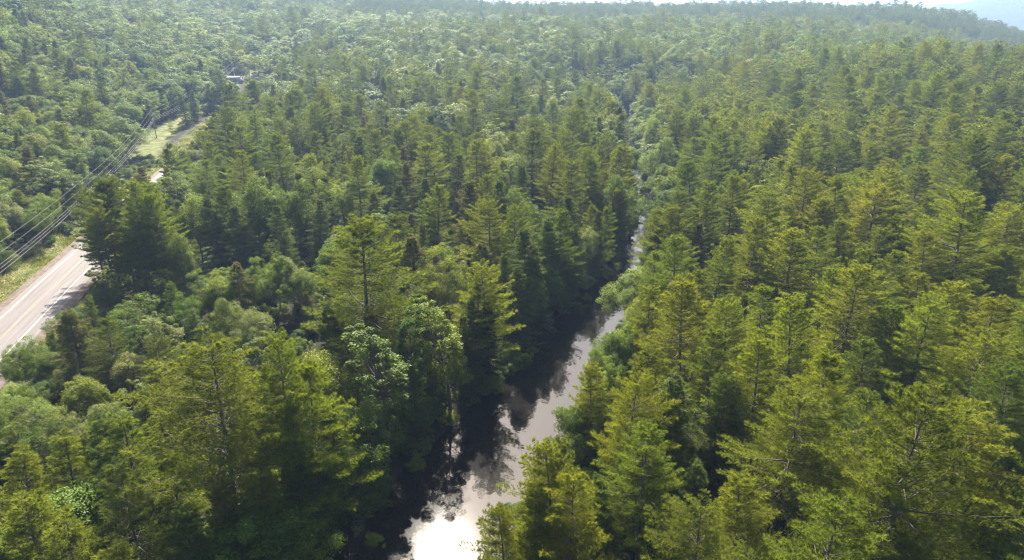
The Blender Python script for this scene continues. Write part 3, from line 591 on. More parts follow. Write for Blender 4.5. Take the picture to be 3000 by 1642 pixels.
def fill(d0, d1, step, amax, near, where=None):
    X, Y = hexgrid(d0, d1, step, amax)
    if where == 'row':
        q = np.arange(0, len(ROAD_L) - 1, .9); c_ = np.stack([np.interp(q, np.arange(len(ROAD_L)), ROAD_L[:, a]) for a in (0, 1)], 1); T_ = unit(np.gradient(c_, axis=0)); o_ = rng.uniform(8.0, 10.5, len(c_))
        X, Y = c_[:, 0] + T_[:, 1] * o_, c_[:, 1] - T_[:, 0] * o_; q = (Y > 170) & (Y < 640); X, Y = X[q], Y[q]
    elif where:
        _, S_, _ = line_info(X, Y, ROAD_C); q = (S_ < 0) if where == 'left' else (S_ >= 0); X, Y = X[q], Y[q]
    Dr, Sr, Pr = line_info(X, Y, ROAD_C); e, Se, _ = river_edge(X, Y)
    left = (Sr < 0) & (np.hypot(X, Y) < 900)
    ok = (e > 1.2) & (Dr > np.where(left, verge_w(Y), 7.8))
    ok &= np.hypot((X - FIELD[0]) * 1.1, Y - FIELD[1]) > 40
    ok &= line_info(X, Y, POLE_LINE)[0] > 4.5
    for (hx, hy, hr) in CLEAR: ok &= np.hypot(X - hx, Y - hy) > hr
    X, Y, Dr, Sr, e, Se, left = [q[ok] for q in (X, Y, Dr, Sr, e, Se, left)]
    d = np.hypot(X, Y); a_ = np.degrees(np.arctan2(X, Y))
    right = Se > 0
    nz = noise2(X, Y, 38); nz2 = noise2(X, Y, 90, 2.)
    pp = np.where(left, .07, np.where(right & (X > 0), np.where(d < 470, .9, .32), np.where(d < 150, .4, np.where(d < 380, .55, .3))))
    pc = np.where(left, .2, np.where(right & (X > 0), .04, np.where(d < 380, .28, .16)))
    pp = np.clip(pp + .25 * nz * (pp > .2) * (pp < .85), 0, 1)
    ridge = (d > 1040) & (a_ > -12); pp = np.where(ridge, .72, pp); pc = np.where(ridge, .16, pc)
    bank = (e < 7); pp = np.where(bank, pp * .55, pp); pc = np.where(bank & (Se < 0), .45, pc)
    r = rng.uniform(0, 1, len(X))
    fam = np.where(r < pp, 0, np.where(r < pp + pc, 1, 2))
    sz = np.clip(rng.normal(1, .17, len(X)), .6, 1.4); r2 = rng.uniform(0, 1, len(X)); r3 = rng.uniform(0, 1, len(X))
    out = []
    gz = ground(X, Y); tone = noise2(X, Y, 55, 5.)
    for i in range(len(X)):
        if fam[i] == 0: k = P1 if r2[i] < .42 else P2 if r2[i] < .85 else P3; h = {P1: 19, P2: 17, P3: 12}[k] * sz[i]; c = 'n' if r3[i] < .55 else 'y' if r3[i] < .78 else 'd'
        elif fam[i] == 1: k = HE if r2[i] < .6 else SP; h = (14.5 if k == HE else 12) * sz[i]; c = 'n' if r3[i] < .7 else 'b'
        else: k = MA if r2[i] < .75 else SL; h = 11.5 * sz[i]; c = 'n' if r3[i] < .5 else 'y' if r3[i] < .68 else 'd' if r3[i] < .92 else 's'
        if fam[i] == 0 and not (right[i] and X[i] > 0) and c == 'y' and r2[i] < .6: c = 'd'
        if ridge[i] and fam[i] == 0: c = 'd'; h *= 1.15
        elif d[i] > 260 and fam[i] == 2 and tone[i] > .4: c = 'y' if r3[i] < .45 else 'n'
        elif d[i] > 260 and fam[i] == 2 and tone[i] < -.35: c = 'd' if r3[i] < .6 else 'n'
        if left[i] and fam[i] == 2: h *= .95 + .2 * (r2[i] < .2)
        x, y = X[i], Y[i]
        if near and e[i] < 9 and Se[i] < 0 and d[i] < 330: h = max(h, {0: 22, 1: 19.5, 2: 15.5}[fam[i]] * rng.uniform(.88, 1.1))
        wf = h / PH[k] * rng.uniform(.9, 1.15) * ((1.28 if d[i] > 180 else 1.12) if fam[i] == 2 else 1.04 if fam[i] == 0 else 1.05)
        if near:
            hcap = 99.
            if -78 < x < -28 and 96 < y < 150: hcap = 9
            if -52 < x < -8 and 150 < y < 178: hcap = 5
            if e[i] < 3.5 and Se[i] > 0: hcap = min(hcap, 13)
            if h > hcap:
                f = hcap * rng.uniform(.7, 1.05) / h; h *= f; wf *= f ** .7
                if fam[i] == 0: k = P3; wf = h / PH[P3]
            dd = np.hypot(CATXY[:, 0] - x, CATXY[:, 1] - y); rad = RAD[k] * wf
            if (dd < (CATR + rad) * .55).any(): continue
            # keep the photo's open views open, shrinking the tree first
            good = False
            for tr_ in range(4):
                cz = gz[i] + h * np.array([.98, .8, .6, .4, .25]); rr_ = RAD[k] * wf * np.array([.1, .55, .85, 1, .9])
                U, Vv, zc = project(np.full(5, x), np.full(5, y), cz)
                du = rr_ / zc * 2000 * (.5 if Se[i] < 0 else .75)
                bad = False
                for P_ in (WATER_PX, ROAD_PX, VERGE_PX, HOUSE_PX, FIELD_PX, *POLE_PX, *GLINT_PX):
                    for off in (-1, 0, 1):
                        if in_poly(U + off * du, Vv, P_).any(): bad = True
                if not bad: good = True; break
                h *= .72; wf *= .78
            if not good or h < 2.5 or (h < 6 and left[i]): continue
            if fam[i] == 0 and h < 10 and k != P3: k = P3; wf = h / PH[P3]
            if fam[i] == 2 and h < 5: k = BU; wf = h / PH[BU]
            # nearest planted trees should not be swallowed: lower the fillers standing right in front of a catalogued one
            if d[i] < 190:
                U, Vv, zc = project(np.array([x]), np.array([y]), np.array([gz[i] + h]))
                q = np.abs(CATU - U[0]) < 70
                q &= (CATD > d[i]) & (CATD < d[i] + 22) & (CATV > Vv[0] - 25)
                if q.any(): h *= .74; wf *= .82
        out.append(dict(X=float(x), Y=float(y), kind=k, h=float(h), w=float(wf), c=c, cat=False))
    return out
CLEAR = []
def at(u, v, s):
    x, y, dn = ray(u, v); return np.array([x * s, y * s])
_gz = ground(CATXY[:, 0], CATXY[:, 1])
CATU, CATV, _ = project(CATXY[:, 0], CATXY[:, 1], _gz + np.array([t_['h'] for t_ in trees])); CATD = np.hypot(CATXY[:, 0], CATXY[:, 1])
HOUSE_XY = (-191.0, 489.0); CLEAR.append((*HOUSE_XY, 11)); CLEAR.append((-60.0, 872.0, 14))
trees += fill(18, 530, 8.6, 47, True, 'rest') + fill(60, 530, 7.0, 47, True, 'left') + fill(60, 650, 6.6, 47, True, 'row')
# ---- which trees show, and how large
for t_ in trees: t_['d'] = math.hypot(t_['X'], t_['Y'])
trees.sort(key=lambda q: q['d'])
_z = ground(np.array([t_['X'] for t_ in trees]), np.array([t_['Y'] for t_ in trees]))
GW, GH = 1000, 547
buf = np.zeros((GH, GW), bool)
for t_, z in zip(trees, _z):
    t_['Z'] = float(z) - .12; t_['vis'] = 0
    r = RAD[t_['kind']] * t_['w'] * .9
    U, Vv, zc = project(np.full(2, t_['X']), np.full(2, t_['Y']), z + t_['h'] * np.array([1, .05]))
    if zc[0] < 5: continue
    u0 = U[0] / 3; v0, v1 = Vv[0] / 3, Vv[1] / 3; u1 = U[1] / 3; rp = r / zc[0] * 2000 / 3
    t_['u'], t_['v'] = U[0], Vv[0]
    a, b = int(max(0, v0)), int(min(GH - 1, v1)); n = 0
    for row in range(a, b + 1):
        f = (row - v0) / (v1 - v0 + 1e-6)
        if FAM[t_['kind']] == 'leaf': wd = rp * math.sqrt(max(0, 1 - (min(1, f * 1.25) * 2 - 1) ** 2)) if f < .8 else rp * .1
        else: wd = rp * min(1, .08 + 1.25 * f) if f < .75 else rp * .35
        um = u0 + (u1 - u0) * f; l = int(max(0, um - wd)); h = int(min(GW, um + wd + 1))
        if h > l:
            sg = buf[row, l:h]; n += (h - l) - int(sg.sum()); sg[:] = True
    t_['vis'] = n
single = []
for fam in ('pine', 'conifer', 'leaf'):
    q = sorted([t_ for t_ in trees if FAM[t_['kind']] == fam and t_['vis'] > 12], key=lambda q: -q['vis'])[:290]
    for t_ in q: t_['single'] = True
    single += q
KIND_NAME = {P1: 'white_pine', P2: 'white_pine', P3: 'white_pine', HE: 'hemlock_tree', SP: 'spruce_tree', MA: 'broadleaf_tree', SL: 'broadleaf_tree', BU: 'leafy_bush'}
CATEGORY = {'white_pine': 'pine tree', 'hemlock_tree': 'hemlock tree', 'spruce_tree': 'spruce tree', 'broadleaf_tree': 'broadleaf tree', 'leafy_bush': 'bush'}
NOUN = {P1: 'broad white pine', P2: 'feathery pine', P3: 'young pine', HE: 'dense hemlock', SP: 'narrow spruce', MA: 'rounded broadleaf tree', SL: 'slim broadleaf tree', BU: 'leafy bush'}
TONE = {'pine': {'n': 'olive-green', 'y': 'yellow-green', 'd': 'dull green'}, 'conifer': {'n': 'dark green', 'b': 'brownish', 'd': 'blackish-green'}, 'leaf': {'n': 'mid-green', 'y': 'lime-green', 'd': 'deep green', 's': 'silvery pale'}}
HERO = {
 (605, 985): 'largest foreground white pine, bare grey trunk showing through wide tiers, left of the river',
 (1051, 655): 'tallest yellow-green pine in the centre, standing above the young trees',
 (331, 524): 'highest pine of the dark clump hiding the bend of the road',
 (1838, 793): 'lime-green bush-like tree leaning over the bright water at the narrow bend',
 (1687, 996): 'rounded yellow-green tree jutting out over the water from the right bank',
 (1870, 524): 'thin pine leaning over the glittering water far up the river',
 (2795, 1172): 'broad golden-green pine standing alone in the lower right corner',
 (195, 912): 'dark brownish conifer right beside the near end of the road',
 (2581, 543): 'big round-topped yellow-green pine rising above the pinewood right of the river',
 (741, 902): 'pale silver-leaved broadleaf tree among the low green trees near the road',
 (1433, 587): 'bright broad pine in the middle of the left bank wood',
 (1456, 782): 'sunlit yellow-green pine overlooking the dark water on the left bank',
 (1367, 529): 'tall brown-tinged hemlock standing above the others in the left bank wood',
 (1118, 1043): 'deep green broadleaf tree low on the near left bank',
 (1324, 950): 'bright light-green broadleaf tree above the dark left bank',
 (680, 262): 'dull wide pine in front of the white-roofed house by the road',
 (845, 20): 'very tall bluish pine near the top edge where the road disappears',
}
cat_key = {}
for (u, v, k, h, wf, c) in CATALOG: cat_key[(k, h, c, wf)] = (u, v)
used = set()
_D, _S, _ = line_info([t_['X'] for t_ in single], [t_['Y'] for t_ in single], ROAD_C)
_E, _T, _ = river_edge([t_['X'] for t_ in single], [t_['Y'] for t_ in single])
hero_left = dict(HERO)
for t_, D, S, E_, T_ in zip(single, _D, _S, _E, _T):
    fam = FAM[t_['kind']]; k = t_['kind']; lab = None
    if t_['cat']:
        for hk in list(hero_left):
            if abs(t_['u'] - hk[0]) < 22 and abs(t_['v'] - hk[1]) < 40:
                lab = hero_left.pop(hk); break
    bank = E_ < 6 and t_['d'] < 420
    if S < 0: zone, grp = 'beyond the road', 'beyond the road'
    elif D < 17: zone, grp = 'beside the road', 'beside the road'
    elif bank: zone = grp = 'on the right bank' if T_ > 0 else 'on the left bank'
    elif T_ > 0 and t_['X'] > 0: zone, grp = 'right of the river', 'right of the river'
    else: zone, grp = 'between road and river', 'between road and river'
    if not lab:
        size = 'tall ' if t_['h'] > PH[k] * 1.05 and k not in (P3, BU) else 'low ' if t_['h'] < PH[k] * .72 else ''
        for pr in (0, 1, 2):
            fu, fv = t_['u'] / 30, max(0, t_['v']) / 16.42
            if pr == 0: pos = f'top {fu:.0f}% across, {fv:.0f}% down'
            elif pr == 1: pos = f'top {fu:.1f}% across, {fv:.0f}% down'
            else: pos = f'top {fu:.1f}% across, {fv:.1f}% down'
            lab = f"{size}{TONE[fam][t_['c']]} {NOUN[k]} {zone}, its {pos}"
            if lab not in used: break
    used.add(lab)
    t_['label'] = lab; t_['group'] = {'pine': 'pines ', 'conifer': 'dark conifers ', 'leaf': 'broadleaf trees '}[fam] + grp
for i, t_ in enumerate(single):
    k = t_['kind']; v = int(rng.integers(0, NVAR[k])); nm = KIND_NAME[k]
    tm_, cm_ = proto_meshes('%s%d' % (k, v), nm)
    e = link(nm, None); e.empty_display_size = .5
    e.location = (t_['X'], t_['Y'], t_['Z'])
    hs = t_['h'] / PH[k]; e.scale = (t_['w'], t_['w'], hs)
    e.rotation_euler = (rng.normal(0, .04), rng.normal(0, .04), rng.uniform(0, 6.28))
    tag(e, t_['label'], CATEGORY[nm], t_['group'])
    link('trunk', tm_, e); c = link('crown', cm_, e)
    c['leaf_colour'] = [float(q) for q in leaf_colour(k, t_['c'], rng)]

# ---- the woods beyond, one object for each kind of tree
def scatter(name, pts, protos, **props):
    """pts: list of (x, y, z, yaw, sx, sz, mesh index, r, g, b); protos: list of meshes"""
    pts = np.array(pts, float); me = bpy.data.meshes.new(name); me.vertices.add(len(pts)); me.vertices.foreach_set('co', pts[:, :3].astype(np.float32).ravel())
    for nm, typ, dat in (('yaw', 'FLOAT', pts[:, 3]), ('wide', 'FLOAT', pts[:, 4]), ('high', 'FLOAT', pts[:, 5]), ('pick', 'INT', pts[:, 6].astype(np.int32))):
        a = me.attributes.new(nm, typ, 'POINT'); a.data.foreach_set('value', dat.astype(np.float32) if typ == 'FLOAT' else dat)
    a = me.attributes.new('leaf_colour', 'FLOAT_COLOR', 'POINT'); a.data.foreach_set('color', np.column_stack([pts[:, 7:10], np.ones(len(pts))]).astype(np.float32).ravel())
    o = link(name, me); tag(o, **props)
    g = bpy.data.node_groups.new(name + '_scatter', 'GeometryNodeTree')
    g.interface.new_socket('Geometry', in_out='INPUT', socket_type='NodeSocketGeometry'); g.interface.new_socket('Geometry', in_out='OUTPUT', socket_type='NodeSocketGeometry')
    gi = g.nodes.new('NodeGroupInput'); go = g.nodes.new('NodeGroupOutput'); jn = g.nodes.new('GeometryNodeJoinGeometry')
    def attr(nm, typ):
        n = g.nodes.new('GeometryNodeInputNamedAttribute'); n.data_type = typ; n.inputs['Name'].default_value = nm; return n.outputs['Attribute']
    cr_ = g.nodes.new('ShaderNodeCombineXYZ'); g.links.new(attr('yaw', 'FLOAT'), cr_.inputs[2])
    cs = g.nodes.new('ShaderNodeCombineXYZ'); aw = attr('wide', 'FLOAT')
    g.links.new(aw, cs.inputs[0]); g.links.new(aw, cs.inputs[1]); g.links.new(attr('high', 'FLOAT'), cs.inputs[2])
    pk = attr('pick', 'INT')
    for k, m in enumerate(protos):
        po = bpy.data.objects.new(m.name, m)
        oi = g.nodes.new('GeometryNodeObjectInfo'); oi.inputs['Object'].default_value = po; oi.inputs['As Instance'].default_value = True
        cmp_ = g.nodes.new('FunctionNodeCompare'); cmp_.data_type = 'INT'; cmp_.operation = 'EQUAL'
        ii = [s for s in cmp_.inputs if s.type == 'INT']; g.links.new(pk, ii[0]); ii[1].default_value = k
        ip = g.nodes.new('GeometryNodeInstanceOnPoints')
        g.links.new(gi.outputs[0], ip.inputs['Points']); g.links.new(cmp_.outputs[0], ip.inputs['Selection']); g.links.new(oi.outputs['Geometry'], ip.inputs['Instance'])
        g.links.new(cr_.outputs[0], ip.inputs['Rotation']); g.links.new(cs.outputs[0], ip.inputs['Scale']); g.links.new(ip.outputs[0], jn.inputs[0])
    g.links.new(jn.outputs[0], go.inputs[0])
    md = o.modifiers.new('scatter', 'NODES'); md.node_group = g
    return o
far = fill(530, 1480, 8.6, 46, False)
def hill_trees():
    X, Y = hexgrid(2300, 4900, 17.0, 47); a_ = np.degrees(np.arctan2(X, Y)); m = a_ > 17
    return [dict(X=float(x), Y=float(y), kind=(MA if rng.random() < .7 else P1), h=17., w=1.7, c='n', cat=False) for x, y in zip(X[m], Y[m])]
far += hill_trees()
fz = ground(np.array([t_['X'] for t_ in far]), np.array([t_['Y'] for t_ in far]))
for t_, z in zip(far, fz): t_['Z'] = float(z) - .2; t_['d'] = math.hypot(t_['X'], t_['Y'])
rest = [t_ for t_ in trees if not t_.get('single')] + far
slots = {'pine': [], 'conifer': [], 'leaf': []}; pal = {'pine': [], 'conifer': [], 'leaf': []}
for t_ in rest:
    fam = FAM[t_['kind']]; k = t_['kind']; d = t_['d']
    if d < 250: key = '%s%d' % (k, rng.integers(0, NVAR[k])); ph = PH[k]
    else:
        q = {'pine': 3, 'conifer': 2, 'leaf': 4}[fam]
        key = 'far%d_%s%d' % (1 if d < 1150 else 2, {'pine': 'pine', 'conifer': 'cone', 'leaf': 'leaf'}[fam], rng.integers(0, q)); ph = PROTO[key]['h']
    if key not in pal[fam]: pal[fam].append(key)
    wd = t_['w'] if d < 250 else RAD[k] * t_['w'] / PROTO[key]['r']
    slots[fam].append((t_['X'], t_['Y'], t_['Z'], rng.uniform(0, 6.28), wd, t_['h'] / ph, pal[fam].index(key), *leaf_colour(k, t_['c'], rng)))
for fam, nm, lab in (('pine', 'pine_forest', 'mass of white pines filling the wood around and beyond the separate trees'), ('conifer', 'conifer_forest', 'scattered dark conifers mixed into the woods up to the skyline'), ('leaf', 'broadleaf_forest', 'rounded broadleaf crowns covering the hillsides to the skyline')):
    scatter(nm, slots[fam], [proto_joined(key) for key in pal[fam]], kind='stuff', label=lab, category='forest')
print('trees', len(trees), 'single', len(single), 'rest', len(rest), {f: len(s) for f, s in slots.items()})

# ---- low growth on the banks and between the trunks
ug = []
for P_, sgn in ((RIVER_L, -1), (RIVER_L, 1)):
    T_ = np.gradient(P_, axis=0); T_ /= np.linalg.norm(T_, axis=1)[:, None]; Nn = np.stack([T_[:, 1], -T_[:, 0]], 1) * sgn
    for p_, n_ in zip(P_, Nn):
        for q in range(5):
            x, y = p_ + n_ * (float(np.interp(p_[1], LEFT_SHORE[:, 1], HALF_W)) + rng.uniform(.3, 5)) + rng.normal(0, 1.6, 2)
            if math.hypot(x, y) < 420: ug.append((x, y, rng.uniform(.2, .42)))
X, Y = hexgrid(20, 300, 3.1, 47)
Dr, Sr, _ = line_info(X, Y, ROAD_C); De, _, _ = river_edge(X, Y)
m = (De > 1) & (Dr > np.where((Sr < 0) & (rng.uniform(0, 1, len(X)) < .6), verge_w(Y), 9.0)) & (rng.uniform(0, 1, len(X)) < .9)
ug += [(x, y, rng.uniform(.18, .42)) for x, y in zip(X[m], Y[m])]
gz = ground(np.array([q[0] for q in ug]), np.array([q[1] for q in ug]))
pts = [(x, y, z - .05, rng.uniform(0, 6.28), s * rng.uniform(.9, 1.5), s, int(rng.integers(0, 2)), *leaf_colour(BU, 'nydd'[int(rng.integers(0, 4))], rng)) for (x, y, s), z in zip(ug, gz)]
scatter('undergrowth', pts, [proto_joined('bush0'), proto_joined('bush1')], kind='stuff', label='low leafy undergrowth along the river banks and between the trunks', category='undergrowth')

# ---- grass and pale wild flowers on the verges
def verge_points(n):
    i = rng.integers(0, len(RP) - 1, n); f = rng.uniform(0, 1, n)[:, None]
    c = RP[i] * (1 - f) + RP[i + 1] * f; T_ = unit(RP[i + 1] - RP[i]); Nn = np.stack([T_[:, 1], -T_[:, 0]], 1)
    o = np.where(rng.uniform(0, 1, n) < .72, -(6.5 + rng.uniform(0, 1, n) * (verge_w(c[:, 1]) - 5.5)), rng.uniform(7.2, 10.5, n))
    P_ = c + Nn * o[:, None]; P_ = P_[P_[:, 1] > 85]
    return P_
P_ = verge_points(70000); z = ground(P_[:, 0], P_[:, 1])
Pg = np.column_stack([P_, z - .03]); D_ = np.tile([0, 0, 1.], (len(Pg), 1))
lenf = .35 + .35 * np.clip(noise2(P_[:, 0], P_[:, 1], 3.1) + .3, 0, 1)
V, F3, tn = needles(rng, Pg, D_, 5, .62, .075, .4, .25)
V = V.reshape(-1, 5, 3, 3); b = Pg[:, None, None, :]; V = (b + (V - b) * (lenf * 1.5)[:, None, None, None]).reshape(-1, 3)
tn = np.clip(tn * .6 + np.repeat(.4 * np.clip(noise2(P_[:, 0], P_[:, 1], 6.0, 1.) + .5, 0, 1), 5), 0, 1)
o = link('grass', make_mesh('grass', V, F3=F3, mats=(M_GRASS,), tint=tn)); o['leaf_colour'] = [.14, .155, .03]
tag(o, 'rough yellow-green grass along both verges of the road', 'grass', kind='stuff')
P_ = verge_points(42000); nz = noise2(P_[:, 0], P_[:, 1], 4.2, .7); P_ = P_[nz > .32]; z = ground(P_[:, 0], P_[:, 1])
Pg = np.column_stack([P_, z + .25]); D_ = unit(rng.normal(0, 1, (len(Pg), 3)) * np.array([1, 1, .4]))
V, F3, tn = needles(rng, Pg, D_, 4, .38, .13, .5, .2)
o = link('wild_flowers', make_mesh('wild_flowers', V, F3=F3, mats=(M_GRASS,), tint=tn)); o['leaf_colour'] = [.38, .36, .24]
tag(o, 'pale cream seed heads and wild flowers in patches on the verge', 'wild flowers', kind='stuff')

# ------------------------------------------------------------------ utility poles and cables
M_POLE = noise_mat('weathered_pole', [(.3, (.2, .17, .14)), (.7, (.36, .32, .28))], scale=5, stretch=(3, 3, .4))
M_CABLE, t, p, out = new_mat('pale_cable'); p.inputs['Base Color'].default_value = (.42, .4, .36, 1); p.inputs['Roughness'].default_value = .5
M_METAL, t, p, out = new_mat('grey_steel'); p.inputs['Base Color'].default_value = (.35, .36, .37, 1); p.inputs['Roughness'].default_value = .45; p.inputs['Metallic'].default_value = .6
M_PORC, t, p, out = new_mat('brown_porcelain'); p.inputs['Base Color'].default_value = (.16, .09, .06, 1); p.inputs['Roughness'].default_value = .25
PL = ['utility pole at the near end of the cables, standing left of the road', 'utility pole half hidden behind the dark pine clump by the road', 'grey wooden utility pole in the dry grass left of the road, nearest one fully visible', 'utility pole rising behind the white-roofed house', 'utility pole with a transformer can, just beyond the white-roofed house', 'farthest utility pole where the cables vanish among the trees']
POLES = [(x, y, h, float(ground(np.array([x]), np.array([y]))[0])) for x, y, h in POLES]
for i, (x, y, h, z) in enumerate(POLES):
    e = link('utility_pole', None); e.location = (x, y, z); tag(e, PL[i], 'utility pole', 'utility poles along the road')
    T = Tubes(); T.add([(0, 0, -.5), (0, 0, h * .5), (0, 0, h)], [.2, .17, .13], 10); link('post', T.mesh('post', M_POLE, True), e)
    T = Tubes(); T.box((0, 0, h - 1.6), (.62, .05, .06)); T.box((.33, .07, h - 1.85), (.3, .015, .02)); ca = link('crossarm', T.mesh('crossarm', M_POLE), e); ca.rotation_euler = (0, 0, .25)
    for q, (ox, oz) in enumerate(((0, h), (-.55, h - 1.54), (.55, h - 1.54))):
        T = Tubes(); T.add([(ox, 0, oz), (ox, 0, oz + .1), (ox, 0, oz + .16), (ox, 0, oz + .3)], [.05, .09, .05, .07], 8); link('insulator', T.mesh('insulator', M_PORC, True), e)
    if i in (4,):
        T = Tubes(); T.add([(.42, 0, h - 3.3), (.42, 0, h - 3.25), (.42, 0, h - 2.2), (.42, 0, h - 2.15)], [.2, .3, .3, .2], 12); T.box((.18, 0, h - 2.6), (.06, .05, .3)); link('transformer', T.mesh('transformer', M_METAL, True), e)
WIRES = [((0.0), 0.28, 0.012, .8, 'thin topmost power cable strung over the tree edge'), (.5, -1.25, 0.012, .8, 'thin second power cable below the topmost one'),
         (.18, -3.2, .017, .95, 'thick pale cable, upper of the three hung together low on the poles'), (.24, -3.75, .017, 1.0, 'thick pale cable, middle of the three hung together low on the poles'), (.3, -4.25, .018, 1.1, 'thick pale cable, lowest of the three hung together on the poles')]
for (ox, dz, r, sag, lab) in WIRES:
    pts = []
    for (A, B) in zip(POLES[:-1], POLES[1:]):
        a = np.array([A[0] + ox, A[1], A[3] + A[2] + dz]); b = np.array([B[0] + ox, B[1], B[3] + B[2] + dz])
        L = np.linalg.norm(b - a); q = np.linspace(0, 1, 25)[:, None]
        P_ = a * (1 - q) + b * q; P_[:, 2] -= 4 * sag * (L / 75) ** 1.2 * (q * (1 - q))[:, 0]
        pts.append(P_[:-1])
    pts = np.concatenate(pts + [P_[-1:]]); T = Tubes(); T.add(pts, r, 5)
    o = link('overhead_cable', T.mesh('overhead_cable', M_CABLE, True)); tag(o, lab, 'cable', 'overhead cables between the poles')

# ------------------------------------------------------------------ houses
M_SIDING = noise_mat('grey_siding', [(.3, (.3, .3, .31)), (.7, (.42, .42, .43))], scale=3, stretch=(.3, .3, 6))
M_ROOF = noise_mat('white_metal_roof', [(.3, (.62, .62, .63)), (.7, (.8, .8, .8))], scale=2, rough=.4, spec=.5)
M_TRIM, t, p, out = new_mat('white_trim'); p.inputs['Base Color'].default_value = (.75, .75, .74, 1)
M_GLASS, t, p, out = new_mat('dark_window_glass'); p.inputs['Base Color'].default_value = (.02, .025, .03, 1); p.inputs['Roughness'].default_value = .08
M_DOOR, t, p, out = new_mat('brown_door'); p.inputs['Base Color'].default_value = (.14, .07, .045, 1); p.inputs['Roughness'].default_value = .5
def house(name, label, loc, yaw, w_, d_, hw, pitch, wall, roof, wins, doorx):
    e = link(name, None); e.location = loc; e.rotation_euler = (0, 0, yaw); tag(e, label, 'house')
    T = Tubes(); T.box((0, 0, hw / 2 - .3), (w_ / 2, d_ / 2, hw / 2 + .3))
    g = pitch * d_ / 2
    for sx in (-1, 1):
        x0 = sx * (w_ / 2 - .1); T.quads([(x0, -d_ / 2 + .02, hw), (x0, d_ / 2 - .02, hw), (x0, .05, hw + g - .03), (x0, -.05, hw + g - .03)], [(0, 1, 2, 3)])
    link('wall', T.mesh('wall', wall), e)
    T = Tubes(); ov = .4; th = .14
    for sy in (-1, 1):
        y1 = sy * (d_ / 2 + ov); z1 = hw - pitch * ov; xx = w_ / 2 + ov
        q = [(-xx, 0, hw + g), (xx, 0, hw + g), (xx, y1, z1), (-xx, y1, z1)]; q = q + [(a, b, c + th) for a, b, c in q]
        T.quads(q, [(3, 2, 1, 0), (4, 5, 6, 7), (1, 2, 6, 5), (2, 3, 7, 6), (3, 0, 4, 7)])
    rf = link('roof', T.mesh('roof', roof), e)
    T = Tubes(); T.box((w_ * .2, .4, hw + g + .35), (.28, .28, .6)); link('chimney', T.mesh('chimney', M_BARK), rf)
    for (x0, wd, z0, hh) in wins:
        T = Tubes(); y = -d_ / 2 - .03
        for (cx0, cz, hx, hz) in ((x0, z0 + hh / 2, wd / 2, .05), (x0, z0 - hh / 2, wd / 2 + .06, .05), (x0 - wd / 2, z0, .05, hh / 2 - .05), (x0 + wd / 2, z0, .05, hh / 2 - .05)): T.box((cx0, y, cz), (hx, .04, hz))
        f = link('window', T.mesh('window', M_TRIM), e); T = Tubes(); T.box((x0, -d_ / 2 - .01, z0), (wd / 2 - .05, .015, hh / 2 - .05)); link('pane', T.mesh('pane', M_GLASS), f)
    T = Tubes(); T.box((doorx, -d_ / 2 - .017, 1.02), (.46, .04, 1.0)); dr = link('door', T.mesh('door', M_DOOR), e)
    T = Tubes(); T.box((doorx + .34, -d_ / 2 - .1, 1.0), (.03, .03, .06)); link('handle', T.mesh('handle', M_METAL), dr)
    return e
hz = float(ground(np.array([HOUSE_XY[0]]), np.array([HOUSE_XY[1]]))[0])
house('roadside_house', 'small white-roofed grey house beside the road, below two utility poles', (*HOUSE_XY, hz), -.33, 9.5, 6.0, 2.9, .28, M_SIDING, M_ROOF, [(-2.9, 1.2, 1.6, 1.1), (-.6, 1.0, 1.6, 1.1), (3.2, 1.4, 1.6, 1.1)], 1.4)
hz = float(ground(np.array([-60.]), np.array([872.]))[0])
house('farmhouse', 'tiny far white farmhouse at the edge of the pale clearing', (-60., 872., hz + .3), .1, 11, 7.5, 3.4, .5, M_TRIM, M_ROOF, [(-3.5, 1.2, 1.8, 1.3), (-1.2, 1.2, 1.8, 1.3), (3.6, 1.2, 1.8, 1.3)], 1.2)
# far pair of tall poles on the ridge
xy = at(2331, 40, 985); z = float(ground(np.array([xy[0]]), np.array([xy[1]]))[0]); e = link('power_line_tower', None); e.location = (*xy, z); tag(e, 'tiny far two-legged power line frame against the dark ridge, upper right', 'power line tower')
for sx in (-2.2, 2.2):
    T = Tubes(); T.add([(sx, 0, -1), (sx, 0, 13), (sx, 0, 27)], [.3, .26, .2], 8); link('leg', T.mesh('leg', M_POLE, True), e)
T = Tubes(); T.box((0, .3, 24), (5, .12, .16)); T.add([(-2.2, .3, 14), (2.2, .3, 23)], .08, 5); T.add([(2.2, .3, 14), (-2.2, .3, 23)], .08, 5); link('crossarm', T.mesh('crossarm', M_POLE), e)

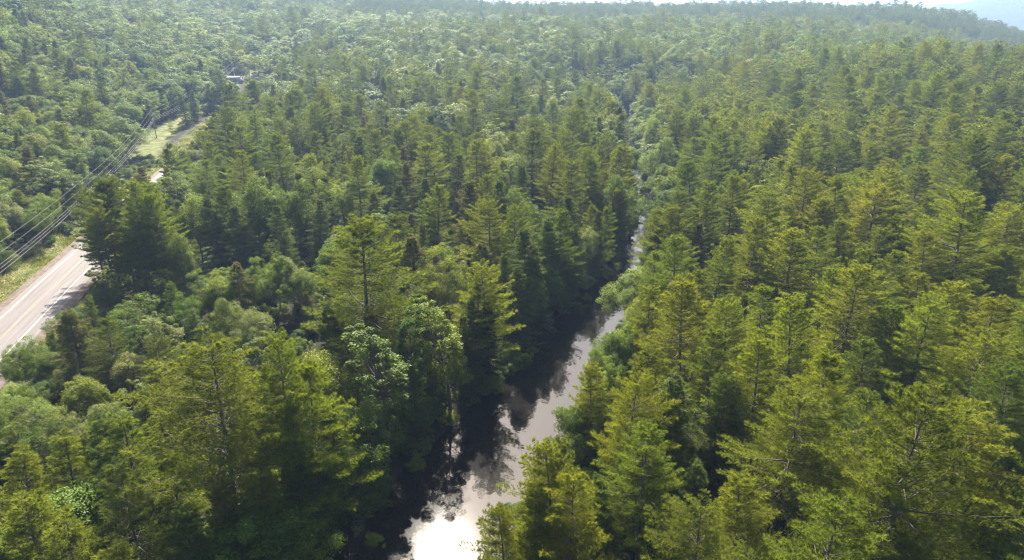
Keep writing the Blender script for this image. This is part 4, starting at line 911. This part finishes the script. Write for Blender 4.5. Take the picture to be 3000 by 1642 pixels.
# ------------------------------------------------------------------ dead wood by the river
def snag(seed, loc, yaw, tilt, L, label, name='dead_tree'):
    rg = np.random.default_rng(seed); T = Tubes(); q = np.linspace(0, 1, 9)
    P_ = np.column_stack([.25 * np.sin(q * 3) * q, .2 * np.cos(q * 4) * q, q * L]); T.add(P_, .13 * (1 - q) + .02, 7)
    for _ in range(16):
        f = rg.uniform(.25, .97); a = rg.uniform(0, 6.28); l = (1.15 - f) * L * rg.uniform(.2, .45)
        c = np.array([np.interp(f, q, P_[:, k]) for k in range(3)]); d_ = np.array([math.cos(a), math.sin(a), rg.uniform(-.1, .6)])
        m = c + d_ * l * .5; e_ = c + d_ * l + np.array([0, 0, -.12 * l]) + rg.normal(0, .12, 3); T.add([c, m, e_], [.045, .03, .01], 4)
        for __ in range(2):
            f2 = rg.uniform(.4, .9); c2 = c + d_ * l * f2; T.add([c2, c2 + (d_ + rg.normal(0, .6, 3)) * l * .35], [.02, .006], 3)
    o = link(name, T.mesh(name, M_DEAD if tilt > .5 else M_BARK, True)); o.location = loc; o.rotation_euler = (0, tilt, yaw); return tag(o, label, 'dead tree')
def on_water(u, v, z=-1.2):
    x, y, dn = ray(u, v); s = (z - CAM_H) / dn; return (x * s, y * s, z)
x, y, z = on_water(1575, 950, -.5); snag(1, (x - 1, y, z), .35, 1.1, 5.0, 'bleached dead tree leaning from the left bank over the dark water')
x, y, dn = ray(2060, 1150); s_ = (13 - CAM_H) / dn; snag(2, (x * s_, y * s_, 0), .3, .05, 14.0, 'standing bare dead trunk between the pines right of the river')
x, y, dn = ray(1200, 1000); s_ = (9 - CAM_H) / dn; snag(3, (x * s_, y * s_, 0), 1.3, .12, 11.0, 'thin grey dead tree among the left bank trees')
x, y, z = on_water(1880, 655); T = Tubes(); T.add([(-2.6, 0, .1), (-.5, .15, .16), (2.4, -.1, .05)], [.2, .18, .12], 8); T.add([(.8, 0, .2), (1.3, .7, .5)], [.06, .02], 5)
o = link('fallen_log', T.mesh('fallen_log', M_DEAD, True)); o.location = (x, y, z); o.rotation_euler = (0, 0, -.35); tag(o, 'pale fallen log lying in the bright water of the narrow bend', 'log')
# ------------------------------------------------------------------ summer haze
T = Tubes(); T.box((0, 0, 170), (7400, 7400, 174)); V, F = T.get()
m = bpy.data.materials.new('haze_air'); m.use_nodes = True; t = m.node_tree; t.nodes.clear()
ou = t.nodes.new('ShaderNodeOutputMaterial'); pv = t.nodes.new('ShaderNodeVolumePrincipled')
pv.inputs['Color'].default_value = (.44, .63, 1, 1); pv.inputs['Density'].default_value = .00016; pv.inputs['Anisotropy'].default_value = .2
t.links.new(pv.outputs[0], ou.inputs['Volume'])
o = link('haze', make_mesh('haze', V, F4=F, mats=(m,))); tag(o, kind='stuff', label='thin bluish summer haze over the valley', category='haze')
